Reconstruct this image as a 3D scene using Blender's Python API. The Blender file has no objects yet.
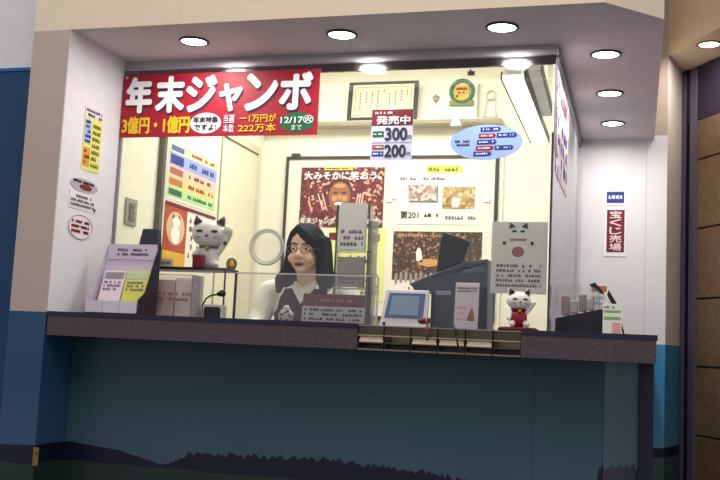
import bpy, bmesh, math, random
from mathutils import Vector, Matrix
random.seed(7)
SC = bpy.context.scene
COL = SC.collection
PI = math.pi

# ------------------------------------------------------------------ camera, world, lights, exposure
F_PX, YAW, PITCH, ROLL = 970.25, math.radians(16.093), math.radians(6.41), math.radians(2.718)
EYE = Vector((2.205, -3.30, 0.930))
FW = Vector((-math.sin(YAW)*math.cos(PITCH), math.cos(YAW)*math.cos(PITCH), math.sin(PITCH)))
_r = Vector((math.cos(YAW), math.sin(YAW), 0)); _u = _r.cross(FW)
RT = _r*math.cos(ROLL) + _u*math.sin(ROLL)
UP = _u*math.cos(ROLL) - _r*math.sin(ROLL)
cd = bpy.data.cameras.new('camera'); cam = bpy.data.objects.new('camera', cd); COL.objects.link(cam)
cd.sensor_width = 36; cd.lens = 36*F_PX/720; cd.clip_start = 0.05
cam.matrix_world = Matrix(((RT.x, UP.x, -FW.x, EYE.x), (RT.y, UP.y, -FW.y, EYE.y), (RT.z, UP.z, -FW.z, EYE.z), (0, 0, 0, 1)))
SC.camera = cam

world = bpy.data.worlds.new('hall_light'); SC.world = world; world.use_nodes = True
world.node_tree.nodes['Background'].inputs[0].default_value = (0.93, 0.90, 1.0, 1)
world.node_tree.nodes['Background'].inputs[1].default_value = 0.62

def area(name, loc, target, sx, sy, power, color):
    d = bpy.data.lights.new(name, 'AREA'); d.shape = 'RECTANGLE'; d.size = sx; d.size_y = sy; d.energy = power; d.color = color
    o = bpy.data.objects.new(name, d); COL.objects.link(o); o.location = loc
    o.rotation_euler = (Vector(target)-Vector(loc)).to_track_quat('-Z', 'Y').to_euler(); return o
area('hall_ceiling_light', (1.4, -2.0, 3.3), (1.2, 0.0, 1.9), 3.4, 1.2, 32, (1.0, 0.88, 0.74))
area('booth_fill_light', (0.85, 1.25, 2.66), (0.85, 1.25, 0), 1.3, 0.7, 39, (1.0, 0.97, 0.90))  # unseen lamp added overhead to brighten the inside of the booth

SC.view_settings.view_transform = 'Standard'; SC.view_settings.look = 'None'
SC.view_settings.gamma = 1; SC.view_settings.use_curve_mapping = False
SC.view_settings.exposure = 0.0

# key sizes of the booth
ZC, H, XG, YG, XE, YB = 1.02, 2.148, 1.882, 0.444, 2.271, 2.148
XA, XB = 2.083, 2.283      # canopy chamfer
ZI = 2.75                  # ceiling inside the booth

def ray(u, v): return FW + RT*((u-360)/F_PX) - UP*((v-240)/F_PX)
def at_y(u, v, y): d = ray(u, v); return EYE + d*((y-EYE.y)/d.y)
def at_x(u, v, x): d = ray(u, v); return EYE + d*((x-EYE.x)/d.x)
def at_z(u, v, z): d = ray(u, v); return EYE + d*((z-EYE.z)/d.z)

# ------------------------------------------------------------------ materials
def lin(c):
    return tuple(((x/255)/12.92 if x/255 <= .04045 else ((x/255+.055)/1.055)**2.4) for x in c) + (1,)
MATS = {}
def mat(name, c, rough=.55, metal=0., spec=.4, noise=.06, scale=18., emit=0., bump=0.):
    if name in MATS: return MATS[name]
    m = bpy.data.materials.new(name); m.use_nodes = True; nt = m.node_tree; b = nt.nodes['Principled BSDF']
    b.inputs['Roughness'].default_value = rough; b.inputs['Metallic'].default_value = metal
    b.inputs['Specular IOR Level'].default_value = spec
    col = lin(c)
    tc = nt.nodes.new('ShaderNodeTexCoord'); n = nt.nodes.new('ShaderNodeTexNoise'); n.inputs['Scale'].default_value = scale
    n.inputs['Detail'].default_value = 3
    mx = nt.nodes.new('ShaderNodeMix'); mx.data_type = 'RGBA'
    mx.inputs[6].default_value = tuple(x*(1-noise) for x in col[:3])+(1,)
    mx.inputs[7].default_value = tuple(min(1, x*(1+noise)) for x in col[:3])+(1,)
    nt.links.new(tc.outputs['Object'], n.inputs['Vector']); nt.links.new(n.outputs['Fac'], mx.inputs[0])
    nt.links.new(mx.outputs[2], b.inputs['Base Color'])
    if emit:
        b.inputs['Emission Color'].default_value = col; b.inputs['Emission Strength'].default_value = emit
    if bump:
        bp = nt.nodes.new('ShaderNodeBump'); bp.inputs['Strength'].default_value = bump
        nt.links.new(n.outputs['Fac'], bp.inputs['Height']); nt.links.new(bp.outputs[0], b.inputs['Normal'])
    MATS[name] = m; return m

def glassy(name, tint=(1, 1, 1), ior=1.45, veil=0., veilc=(230, 230, 235), rough=.02):
    """thin clear sheet: transparent with fresnel gloss, and a diffuse veil"""
    if name in MATS: return MATS[name]
    m = bpy.data.materials.new(name); m.use_nodes = True; nt = m.node_tree
    for n in list(nt.nodes): nt.nodes.remove(n)
    out = nt.nodes.new('ShaderNodeOutputMaterial'); tr = nt.nodes.new('ShaderNodeBsdfTransparent'); tr.inputs[0].default_value = tint+(1,)
    gl = nt.nodes.new('ShaderNodeBsdfGlossy'); gl.inputs['Roughness'].default_value = rough
    df = nt.nodes.new('ShaderNodeBsdfDiffuse'); df.inputs[0].default_value = lin(veilc)
    fr = nt.nodes.new('ShaderNodeFresnel'); fr.inputs[0].default_value = ior
    m1 = nt.nodes.new('ShaderNodeMixShader'); m1.inputs[0].default_value = veil
    m2 = nt.nodes.new('ShaderNodeMixShader')
    nt.links.new(tr.outputs[0], m1.inputs[1]); nt.links.new(df.outputs[0], m1.inputs[2])
    nt.links.new(fr.outputs[0], m2.inputs[0]); nt.links.new(m1.outputs[0], m2.inputs[1]); nt.links.new(gl.outputs[0], m2.inputs[2])
    nt.links.new(m2.outputs[0], out.inputs[0]); MATS[name] = m; return m

def mural(name, upper, lower_c, dark, grass, top_c, pts, jag, wall_top=None):
    """painted wall: cream above wall_top, blue below, dark trees along the height curve pts [(X, z)], grass strip at the very bottom"""
    m = bpy.data.materials.new(name); m.use_nodes = True; nt = m.node_tree; b = nt.nodes['Principled BSDF']; L = nt.links.new
    b.inputs['Roughness'].default_value = .38; b.inputs['Specular IOR Level'].default_value = .35
    g = nt.nodes.new('ShaderNodeNewGeometry'); sp = nt.nodes.new('ShaderNodeSeparateXYZ'); L(g.outputs['Position'], sp.inputs[0])
    def math_(op, a, bb=None):
        n = nt.nodes.new('ShaderNodeMath'); n.operation = op
        for i, q in enumerate((a, bb)):
            if q is None: continue
            if isinstance(q, (int, float)): n.inputs[i].default_value = q
            else: L(q, n.inputs[i])
        return n.outputs[0]
    def mixc(f, a, bb):
        n = nt.nodes.new('ShaderNodeMix'); n.data_type = 'RGBA'; L(f, n.inputs[0])
        for i, q in ((6, a), (7, bb)):
            if isinstance(q, tuple): n.inputs[i].default_value = q
            else: L(q, n.inputs[i])
        return n.outputs[2]
    s = math_('ADD', sp.outputs[0], math_('MULTIPLY', sp.outputs[1], .7))
    xn = math_('DIVIDE', math_('ADD', sp.outputs[0], .5), 3.2)
    fc = nt.nodes.new('ShaderNodeFloatCurve'); cv = fc.mapping.curves[0]
    P_ = [((x+.5)/3.2, z) for x, z, _ in pts]
    cv.points[0].location = P_[0]; cv.points[1].location = P_[-1]
    for q in P_[1:-1]: cv.points.new(*q)
    for q in cv.points: q.handle_type = 'VECTOR'
    fc.mapping.update(); L(xn, fc.inputs['Value'])
    fj = nt.nodes.new('ShaderNodeFloatCurve'); cv = fj.mapping.curves[0]
    P_ = [((x+.5)/3.2, j) for x, z, j in pts]
    cv.points[0].location = P_[0]; cv.points[1].location = P_[-1]
    for q in P_[1:-1]: cv.points.new(*q)
    for q in cv.points: q.handle_type = 'VECTOR'
    fj.mapping.update(); L(xn, fj.inputs['Value'])
    def noise1(sc, det=2):
        n = nt.nodes.new('ShaderNodeTexNoise'); n.noise_dimensions = '1D'; n.inputs['Scale'].default_value = sc; n.inputs['Detail'].default_value = det
        L(s, n.inputs['W']); return n.outputs['Fac']
    pp = math_('PINGPONG', math_('ADD', math_('MULTIPLY', s, 26.), math_('MULTIPLY', noise1(9), 3.)), .5)
    spikes = math_('MULTIPLY', math_('ADD', math_('MULTIPLY', pp, .9), noise1(40, 4)), jag)
    h = math_('ADD', fc.outputs[0], math_('MULTIPLY', spikes, fj.outputs[0]))
    isdark = math_('LESS_THAN', sp.outputs[2], h)
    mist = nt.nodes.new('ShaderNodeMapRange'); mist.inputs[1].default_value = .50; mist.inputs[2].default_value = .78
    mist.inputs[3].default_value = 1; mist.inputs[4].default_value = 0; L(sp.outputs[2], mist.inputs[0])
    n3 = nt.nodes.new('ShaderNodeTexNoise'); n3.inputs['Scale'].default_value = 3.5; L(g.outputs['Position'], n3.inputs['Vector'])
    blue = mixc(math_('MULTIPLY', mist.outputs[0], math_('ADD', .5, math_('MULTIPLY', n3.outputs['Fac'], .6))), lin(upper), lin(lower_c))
    c = mixc(isdark, blue, lin(dark))
    c = mixc(math_('LESS_THAN', sp.outputs[2], math_('ADD', .425, math_('MULTIPLY', noise1(7), .02))), c, lin(grass))
    if wall_top is not None:
        c = mixc(math_('GREATER_THAN', sp.outputs[2], wall_top), c, lin(top_c))
    L(c, b.inputs['Base Color']); return m

def grained(name, c1, c2, scale, rough, spec=.4, metal=0):
    m = bpy.data.materials.new(name); m.use_nodes = True; nt = m.node_tree; b = nt.nodes['Principled BSDF']
    b.inputs['Roughness'].default_value = rough; b.inputs['Specular IOR Level'].default_value = spec; b.inputs['Metallic'].default_value = metal
    tc = nt.nodes.new('ShaderNodeTexCoord'); v = nt.nodes.new('ShaderNodeTexNoise'); v.inputs['Scale'].default_value = scale; v.inputs['Detail'].default_value = 6
    r = nt.nodes.new('ShaderNodeValToRGB'); r.color_ramp.elements[0].position = .38; r.color_ramp.elements[1].position = .62
    r.color_ramp.elements[0].color = lin(c1); r.color_ramp.elements[1].color = lin(c2)
    nt.links.new(tc.outputs['Object'], v.inputs['Vector']); nt.links.new(v.outputs['Fac'], r.inputs[0]); nt.links.new(r.outputs[0], b.inputs['Base Color'])
    MATS[name] = m; return m

def mottled(name, cols, scale, rough=.5):
    """printed picture of many small blobs: voronoi cells through a stepped ramp"""
    m = bpy.data.materials.new(name); m.use_nodes = True; nt = m.node_tree; b = nt.nodes['Principled BSDF']
    b.inputs['Roughness'].default_value = rough
    tc = nt.nodes.new('ShaderNodeTexCoord'); v = nt.nodes.new('ShaderNodeTexVoronoi'); v.inputs['Scale'].default_value = scale
    s = nt.nodes.new('ShaderNodeSeparateColor'); r = nt.nodes.new('ShaderNodeValToRGB'); r.color_ramp.interpolation = 'CONSTANT'
    e = r.color_ramp.elements; e[0].color = lin(cols[0]); e[1].color = lin(cols[-1]); e[1].position = (len(cols)-1)/len(cols)
    for i in range(1, len(cols)-1): q = e.new(i/len(cols)); q.color = lin(cols[i])
    nt.links.new(tc.outputs['Object'], v.inputs['Vector']); nt.links.new(v.outputs['Color'], s.inputs[0]); nt.links.new(s.outputs[0], r.inputs[0])
    nt.links.new(r.outputs[0], b.inputs['Base Color']); MATS[name] = m; return m

cream = mat('cream_paint', (232, 216, 190), .6)
beige = mat('beige_paint', (186, 166, 152), .6)
coolwhite = mat('cool_white_paint', (222, 222, 226), .5)
soffit_m = mat('grey_mauve_soffit', (214, 202, 206), .6)
inner_cream = mat('inner_cream_wall', (234, 230, 212), .55)
white = mat('white_plastic', (238, 238, 236), .4)
offwhite = mat('off_white_paper', (232, 229, 216), .7)
lav = mat('lavender_card', (222, 212, 220), .7)
ink = mat('dark_ink', (38, 34, 56), .6)
inkgrey = mat('grey_ink', (120, 112, 120), .6)
black = mat('black_plastic', (26, 25, 36), .35)
charcoal = mat('charcoal_plastic', (44, 44, 54), .45)
redm = mat('banner_red', (152, 10, 36), .5)
darkred = mat('dark_red', (112, 14, 34), .5)
yellow = mat('banner_yellow', (222, 184, 30), .5)
greenm = mat('banner_green', (14, 96, 58), .5)
blue = mat('sign_blue', (30, 48, 140), .5)
paleblue = mat('pale_blue', (164, 186, 222), .5)
steel = mat('brushed_steel', (150, 150, 160), .28, 1.0)
darkrail = mat('dark_polished_rail', (120, 118, 126), .12, 1.0, noise=.02)
satinrail = mat('satin_grey_rail', (190, 188, 194), .32, .7, noise=.02)
chrome = mat('bright_chrome', (205, 205, 212), .18, 1.0)
gold = mat('gold', (206, 160, 60), .35, .7)
brass = mat('brass', (150, 128, 70), .4, .8)
lampm = mat('lit_lamp', (255, 250, 240), .5, emit=14.)
tubem = mat('lit_tube', (255, 252, 244), .5, emit=8.)
glass = glassy('booth_glass', (.99, 1, .99), 1.4)
sideglass = glassy('side_glass', (.96, .97, .98), 1.25, .5, (226, 230, 238))  # strong diffuse veil paints in the pale reflection of the white wall
acryl = glassy('clear_acrylic', (.97, .97, .97), 1.3, .035, (235, 230, 230))
acryl_edge = glassy('acrylic_edge', (.80, .84, .84), 1.5, .45, (225, 222, 220))
acryl_amber = glassy('smoked_acrylic', (.55, .52, .42), 1.4, .25, (110, 104, 84))
granite = grained('speckled_stone', (66, 56, 62), (88, 76, 78), 170, .5)
stone_edge = mat('dark_stone_edge', (28, 26, 46), .3)

# ------------------------------------------------------------------ mesh builder
class MB:
    def __init__(s): s.bm = bmesh.new()
    def box(s, x0, x1, y0, y1, z0, z1, M=None):
        vs = [s.bm.verts.new((x, y, z)) for x in (x0, x1) for y in (y0, y1) for z in (z0, z1)]
        for f in ((0, 1, 3, 2), (4, 6, 7, 5), (0, 4, 5, 1), (2, 3, 7, 6), (0, 2, 6, 4), (1, 5, 7, 3)): s.bm.faces.new([vs[i] for i in f])
        if M is not None: bmesh.ops.transform(s.bm, matrix=M, verts=vs)
        return s
    def cone(s, p0, p1, r0, r1=None, n=16, caps=True):
        r1 = r0 if r1 is None else r1; p0 = Vector(p0); p1 = Vector(p1); d = (p1-p0)
        q = d.to_track_quat('Z', 'Y'); A = []; B = []
        for i in range(n):
            a = 2*PI*i/n; c = Vector((math.cos(a), math.sin(a), 0))
            A.append(s.bm.verts.new(p0+q@(c*r0))); B.append(s.bm.verts.new(p1+q@(c*r1)))
        for i in range(n): s.bm.faces.new((A[i], A[(i+1) % n], B[(i+1) % n], B[i]))
        if caps: s.bm.faces.new(A[::-1]); s.bm.faces.new(B)
        return s
    def ell(s, c, r, n=16, M=None):
        r = (r, r, r) if isinstance(r, (int, float)) else r
        T = Matrix.Translation(c) @ (M if M is not None else Matrix()) @ Matrix.Diagonal((*r, 1))
        bmesh.ops.create_uvsphere(s.bm, u_segments=n, v_segments=max(6, n//2+2), radius=1, matrix=T); return s
    def chain(s, pts, n=12):
        for i, (p, r) in enumerate(pts):
            s.ell(p, r, n)
            if i: s.cone(pts[i-1][0], p, pts[i-1][1], r, n)
        return s
    def loft(s, rings, n=20):
        R_ = []
        for (c, rx, ry) in rings:
            R_.append([s.bm.verts.new((c[0]+rx*math.cos(2*PI*i/n), c[1]+ry*math.sin(2*PI*i/n), c[2])) for i in range(n)])
        for a, b in zip(R_, R_[1:]):
            for i in range(n): s.bm.faces.new((a[i], a[(i+1) % n], b[(i+1) % n], b[i]))
        s.bm.faces.new(R_[0][::-1]); s.bm.faces.new(R_[-1]); return s
    def prism(s, pts, a, b, axis='y'):
        """outline pts extruded from a to b along the axis"""
        f = {'y': lambda p, t: (p[0], t, p[1]), 'z': lambda p, t: (p[0], p[1], t), 'x': lambda p, t: (t, p[0], p[1])}[axis]
        A = [s.bm.verts.new(f(p, a)) for p in pts]; B = [s.bm.verts.new(f(p, b)) for p in pts]; n = len(pts)
        s.bm.faces.new(A); s.bm.faces.new(B[::-1])
        for i in range(n): s.bm.faces.new((A[i], B[i], B[(i+1) % n], A[(i+1) % n]))
        return s
    def tube(s, pts, r, n=10):
        for p, q in zip(pts, pts[1:]): s.cone(p, q, r, r, n)
        for p in pts[1:-1]: s.ell(p, r, n)
        return s
    def ring(s, c, R_, r, n=40, m=10, M=None):
        T = Matrix.Translation(c) @ (M if M is not None else Matrix()); V = []
        for i in range(n):
            a = 2*PI*i/n
            V.append([s.bm.verts.new(T @ Vector(((R_+r*math.cos(2*PI*j/m))*math.cos(a), r*math.sin(2*PI*j/m), (R_+r*math.cos(2*PI*j/m))*math.sin(a)))) for j in range(m)])
        for i in range(n):
            for j in range(m): s.bm.faces.new((V[i][j], V[i][(j+1) % m], V[(i+1) % n][(j+1) % m], V[(i+1) % n][j]))
        return s
    def build(s, name, m, parent=None, smooth=False, bevel=0., voxel=0., iters=4):
        bmesh.ops.recalc_face_normals(s.bm, faces=s.bm.faces)
        me = bpy.data.meshes.new(name); s.bm.to_mesh(me); s.bm.free()
        if voxel:
            o = bpy.data.objects.new('tmp', me); COL.objects.link(o)
            md = o.modifiers.new('r', 'REMESH'); md.mode = 'VOXEL'; md.voxel_size = voxel; md.use_smooth_shade = True
            sm = o.modifiers.new('s', 'SMOOTH'); sm.iterations = iters; sm.factor = .5
            dg = bpy.context.evaluated_depsgraph_get(); dg.update()
            me2 = bpy.data.meshes.new_from_object(o.evaluated_get(dg)); bpy.data.objects.remove(o); bpy.data.meshes.remove(me)
            me = me2; me.name = name; smooth = True
        me.materials.clear(); me.materials.append(m)
        if smooth:
            for p in me.polygons: p.use_smooth = True
        o = bpy.data.objects.new(name, me); COL.objects.link(o)
        if parent is not None: o.parent = parent
        if bevel:
            b = o.modifiers.new('bevel', 'BEVEL'); b.width = bevel; b.segments = 2; b.limit_method = 'ANGLE'
        return o

def tag(o, label=None, cat=None, group=None, kind=None):
    if label: o['label'] = label
    if cat: o['category'] = cat
    if group: o['group'] = group
    if kind: o['kind'] = kind
    return o
def thing(name, label, cat, loc=(0, 0, 0), rz=0., group=None):
    o = bpy.data.objects.new(name, None); COL.objects.link(o); o.location = loc; o.rotation_euler = (0, 0, rz)
    o.empty_display_size = .05
    return tag(o, label, cat, group)
def struct(o): o['kind'] = 'structure'; return o
def copy_tree(o, parent=None):
    c = o.copy(); COL.objects.link(c)
    if parent is not None: c.parent = parent
    for ch in list(o.children): copy_tree(ch, c)
    return c

# flat printed matter: board faces local -y, lies in x/z; layers sit on its face
LAYER = .0012
def panel(name, w, h, t, m, label, cat, loc, rz=0., tilt=0., group=None, bevel=0., roll=0.):
    o = MB().box(-w/2, w/2, 0, t, 0, h).build(name, m, bevel=bevel)
    o.location = loc; o.rotation_euler = (tilt, roll, rz)
    return tag(o, label, cat, group) if label else o
def patch(parent, name, pts, m, layer=1):
    return MB().prism(pts, -LAYER*layer, .0002).build(name, m, parent)
def rect(parent, name, x0, x1, z0, z1, m, layer=1): return patch(parent, name, [(x0, z0), (x1, z0), (x1, z1), (x0, z1)], m, layer)
def oval(cx, cz, rx, rz, n=28): return [(cx+rx*math.cos(2*PI*i/n), cz+rz*math.sin(2*PI*i/n)) for i in range(n)]
def text(parent, s, x0, x1, z0, z1, m, layer=2, bold=.0, name='lettering', shear=0.):
    """characters fitted to the box; bold = stroke widening as a share of the height, made of shifted copies"""
    c = bpy.data.curves.new('t', 'FONT'); c.body = s; c.resolution_u = 3; c.extrude = .5
    o = bpy.data.objects.new('t', c); COL.objects.link(o); dg = bpy.context.evaluated_depsgraph_get(); dg.update()
    me = bpy.data.meshes.new_from_object(o.evaluated_get(dg)); bpy.data.objects.remove(o); bpy.data.curves.remove(c)
    xs = [v.co.x for v in me.vertices]; ys = [v.co.y for v in me.vertices]
    ax, bx, ay, by = min(xs), max(xs), min(ys), max(ys)
    d = bold*(z1-z0)
    x0 += d; x1 -= d; z0 += d; z1 -= d
    for v in me.vertices:
        fx = (v.co.x-ax)/(bx-ax); fy = (v.co.y-ay)/(by-ay)
        v.co = (x0+(x1-x0)*fx+shear*fy, -LAYER*layer-(.0003 if v.co.z > 0 else -.0003), z0+(z1-z0)*fy)
    b = bmesh.new()
    for k in range(8 if d else 1):
        n0 = len(b.verts); b.from_mesh(me); b.verts.ensure_lookup_table()
        if d:
            for v in b.verts[n0:]: v.co.x += d*math.cos(k*PI/4); v.co.z += d*math.sin(k*PI/4); v.co.y -= k*.00009
    me2 = bpy.data.meshes.new(name); b.to_mesh(me2); b.free(); bpy.data.meshes.remove(me)
    me2.materials.append(m)
    t = bpy.data.objects.new(name, me2); COL.objects.link(t); t.parent = parent; return t
def strokes(parent, x0, x1, z0, z1, m, rows, seed=1, layer=2, fill=.8, name='small_print'):
    """rows of unreadably small print: short broken marks"""
    r = random.Random(seed); b = MB(); rh = (z1-z0)/rows
    for i in range(rows):
        x = x0; zt = z1-i*rh
        while x < x1-.25*rh:
            w = rh*r.uniform(.35, .8); w = min(w, x1-x)
            if r.random() < fill:
                k = r.random()
                if k < .5: b.box(x, x+w*.8, -LAYER*layer, 0, zt-rh*.72, zt-rh*.50); b.box(x+w*.2, x+w*.5, -LAYER*layer, 0, zt-rh*.8, zt-rh*.2)
                else: b.box(x, x+w*.75, -LAYER*layer, 0, zt-rh*.75, zt-rh*.22)
            x += w
    return b.build(name, m, parent)

# ------------------------------------------------------------------ structure: floors, walls, canopy
floor_m = grained('hall_floor_stone', (92, 84, 80), (120, 110, 104), 14, .35)
struct(MB().box(-5, 6, -7, .9, -.1, 0).build('floor', floor_m))
struct(MB().box(-.165, 2.9, .9, 3.4, -.1, .0).build('floor_back', floor_m))
struct(MB().box(.0, 2.0, .28, YB, 0.0, .12).build('floor_booth', mat('booth_floor', (110, 104, 98), .6)))

tree_pts = [(-.5, .500, 0), (-.16, .500, 0), (.02, .508, 0), (.25, .488, .05), (.44, .440, .3), (.5, .452, .8), (.56, .478, 1), (1.1, .497, 1), (1.5, .480, 1), (1.70, .452, 1), (1.85, .44, 1), (2.07, .462, 1), (2.09, .545, 1), (2.2, .54, 1), (2.3, .485, .1), (2.7, .485, 0)]
MUR_PILLAR = mural('pillar_paint_and_mural', (32, 78, 112), (60, 90, 122), (20, 22, 44), (38, 56, 52), (190, 172, 160), tree_pts, .03, 1.016)
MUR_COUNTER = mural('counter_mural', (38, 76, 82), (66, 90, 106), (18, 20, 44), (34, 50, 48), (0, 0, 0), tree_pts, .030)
MUR_RIGHT = mural('right_wall_paint_and_mural', (62, 138, 186), (84, 150, 186), (20, 22, 46), (64, 92, 84), (222, 220, 222), tree_pts, .03, 1.03)
MUR_RIGHTB = mural('right_jamb_paint_and_mural', (70, 140, 180), (90, 150, 180), (20, 22, 46), (64, 92, 84), (236, 220, 208), tree_pts, .03, 1.03)

struct(MB().box(-.165, 0, 0, YG+.02, 0, H).build('pillar_left', MUR_PILLAR))
struct(MB().box(-.006+.006, .003, .004, YG-.01, ZC, H).build('trim_1', coolwhite))
wl = struct(MB().box(-3.2, -.165, .25, .35, 2.07, 3.2).build('wall_left_top', mat('blue_grey_cream', (226, 228, 226), .6)))
struct(MB().box(-3.2, -.165, .25, .35, 0, 2.07).build('wall_left', mat('deep_blue_wall', (8, 64, 104), .5)))
struct(MB().box(-3.2, -.165, .244, .25, 2.064, 2.078).build('trim_2', mat('blue_edge', (20, 100, 160), .5)))
# inside walls of the booth
struct(MB().box(-.10, 0, YG+.02, YB+.1, 0, ZI).build('wall_booth_left', inner_cream))
struct(MB().box(0, XG, YB, YB+.1, 0, ZI).build('wall_booth_back', inner_cream))
struct(MB().box(XG-.012, XG, YG+.03, YB, H+.02, ZI).build('wall_booth_right', inner_cream))
struct(MB().box(0, XG, YG+.012, YG+.026, H+.03, ZI).build('wall_booth_front', inner_cream))
struct(MB().box(-.1, XG+.02, YG, YB+.1, ZI, ZI+.05).build('ceiling_booth', inner_cream))
struct(MB().box(1.44, 1.465, YB-.012, YB, .0, 2.25).build('trim_3', mat('pale_trim', (240, 236, 220), .5)))
# right hand back wall and door recess
C0 = Vector((2.352, YB)); C1 = Vector((2.442, 2.488)); DIR = Vector((.476, -.880)); ZR = 2.62
struct(MB().box(XG, 2.352, YB, YB+.08, 0, H+.02).build('wall_right', MUR_RIGHT))
struct(MB().box(XG, 2.352, YB, YB+.08, H+.02, 3.0).build('wall_right_upper', mat('upper_beige', (176, 164, 150), .6)))
seam = struct(MB().box(2.241, 2.245, YB-.0015, YB, 1.03, H).build('trim_4', mat('seam_grey', (196, 194, 196), .6)))
struct(MB().prism([tuple(C0), tuple(C1), (C1.x-.05, C1.y+.02), (C0.x-.05, C0.y+.02)], 0, ZR, 'z').build('wall_right_jamb', MUR_RIGHTB))
# bulkhead above the recess
e0 = C0; e1 = C0+DIR*3.2
struct(MB().prism([tuple(e0), tuple(e1), (e1.x+.9, e1.y+.5), (C1.x+.9, C1.y+.5), tuple(C1)], ZR, 3.3, 'z').build('wall_right_bulkhead', cream))
# tiled wall inside the recess, running alongside the door
d0 = C1; dd = Vector((.5, -.866))
def dpt(t, off=0.): v = d0+dd*t+Vector((dd.y, -dd.x))*(-off); return (v.x, v.y)
def strip(t0, t1, z0, z1, m, name, th=.05, off=0.):
    return MB().prism([dpt(t0, off), dpt(t1, off), dpt(t1, off+th), dpt(t0, off+th)], z0, z1, 'z').build(name, m)

# canopy: fascia with chamfered corner, soffit
outl = [(-.165, .003), (XA-.0012, .003), (XB-.003, XB-XA+.0012), (XB-.003, YB), (XG, YB), (XG, YG), (-.165, YG)]
struct(MB().prism(outl, H, H+.02, 'z').build('ceiling_soffit', soffit_m))
fas = [(-.165, 0), (XA, 0), (XB, XB-XA), (XB, YB), (XB-.003, YB), (XB-.003, XB-XA+.0012), (XA-.0012, .003), (-.165, .003)]
struct(MB().prism(fas, H, 3.2, 'z').build('wall_fascia', cream))

# elevator door and tiled panel in the recess
dark_steel = mat('dark_steel', (40, 38, 58), .4, .3)
lilac_steel = mat('lilac_steel', (104, 98, 116), .35, .3)
struct(strip(.0, .05, 0, ZR, dark_steel, 'trim_5', .05))
dr = thing('elevator_door', 'brown panelled door in the recess at the far right, in a steel frame', 'door', (0, 0, 0)); dr['kind'] = 'thing'
for t0, t1, mm_, nm, off in ((.015, .04, lilac_steel, 'frame_edge', -.012), (.05, .09, black, 'shadow_gap', .01), (.09, .15, lilac_steel, 'frame_post', -.01)):
    o = strip(t0, t1, 0, ZR-.02, mm_, nm, .04, off); o.parent = dr
brown = grained('brown_panel', (98, 78, 56), (112, 90, 66), 30, .5)
zs = [0, .16, .55, .92, 1.29, 1.68, 2.07, 2.3]
for z0, z1 in zip(zs, zs[1:]):
    o = strip(.152, 1.6, z0+.008, z1-.004, brown, 'panel', .03, 0); o.parent = dr
o = strip(.152, 1.6, 0, 2.3, mat('panel_joint', (64, 44, 40), .6), 'backing', .02, .012); o.parent = dr
o = strip(.05, 1.6, 2.3, ZR-.01, mat('dark_header', (36, 28, 50), .5), 'header', .05, .0); o.parent = dr

# ------------------------------------------------------------------ counter
ct = thing('counter', 'long service counter with dark stone top over a dark blue forest mural', 'counter', (1.1, .3, 0))
def cpart(mb, name, m, bevel=0.):
    o = mb.build(name, m, ct, bevel=bevel); o.location = (-1.1, -.3, 0); return o
x0n, x1n = 1.258, 1.832          # notch for the ticket trays
cpart(MB().prism([(.003, 0), (x0n, 0), (x0n, .15), (x1n, .15), (x1n, 0), (XE, 0), (XE, YB-.002), (XG+.012, YB-.002), (XG+.012, .60), (.003, .60)], ZC-.016, ZC, 'z'), 'countertop', stone_edge)
cpart(MB().prism([(.006, .004), (x0n, .004), (x0n, .15), (x1n, .15), (x1n, .004), (XE-.004, .004), (XE-.004, YB-.004), (XG+.016, YB-.004), (XG+.016, .60), (.006, .60)], .928, ZC-.016, 'z'), 'apron', granite)
cpart(MB().box(.004, XG-.016, .602, .86, .93, .96), 'worktop', mat('grey_worktop', (150, 146, 140), .5))
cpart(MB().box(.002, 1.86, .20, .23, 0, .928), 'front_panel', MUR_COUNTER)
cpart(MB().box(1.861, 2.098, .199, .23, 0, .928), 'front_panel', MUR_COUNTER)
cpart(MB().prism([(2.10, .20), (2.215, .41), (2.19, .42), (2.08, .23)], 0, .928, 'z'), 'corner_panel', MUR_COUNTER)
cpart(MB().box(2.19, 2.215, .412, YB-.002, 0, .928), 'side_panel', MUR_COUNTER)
cpart(MB().box(2.2155, 2.268, .43, YB-.004, 0, .928), 'shade_filler', mat('shade_navy', (30, 34, 56), .5))  # dark filler added where shade lies under the top's right end
# brass door stop low on the left
d = thing('brass_latch', 'small brass latch low on the left, between pillar and counter front', 'latch', (.01, -.002, .43))
MB().box(-.012, .012, -.006, 0, .0, .07).build('plate', brass, d, bevel=.002)
MB().cone((0, -.006, .05), (0, -.014, .05), .006).build('knob', brass, d)

# ------------------------------------------------------------------ glass enclosure
ge = thing('glass_screen', 'tall clear glass screen round the ticket booth with dark polished top rail', 'glass screen', (.9, YG, ZC))
def gpart(mb, name, m, bevel=0.):
    o = mb.build(name, m, ge, bevel=bevel); o.location = (-.9, -YG, -ZC); return o
gpart(MB().box(.004, XG-.004, YG-.004, YG+.004, ZC, H-.07), 'front_pane', glass)
gpart(MB().box(XG-.004, XG+.004, YG+.006, YB-.03, ZC, H-.05), 'side_pane', sideglass)
gpart(MB().box(.004, XG+.012, YG-.006, YG+.012, H-.040, H), 'top_rail', satinrail, .002)
gpart(MB().box(.004, XG+.004, YG-.005, YG+.008, H-.078, H-.040), 'lower_rail', darkrail)
gpart(MB().box(.006, XG-.03, YG-.008, YG-.005, H-.044, H-.038), 'rail_lip', chrome)
gpart(MB().box(XG-.012, XG+.014, YG+.012, YB-.002, H-.045, H), 'side_rail', darkrail, .002)
gpart(MB().box(XG-.004, XG+.002, YG-.007, YG+.004, ZC, H-.35), 'corner_post', mat('corner_post_dark', (60, 60, 72), .3, .6))
gpart(MB().box(XG-.004, XG+.002, YG-.007, YG+.004, H-.35, H-.078), 'corner_bead', mat('pale_bead', (226, 224, 220), .4))
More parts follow.
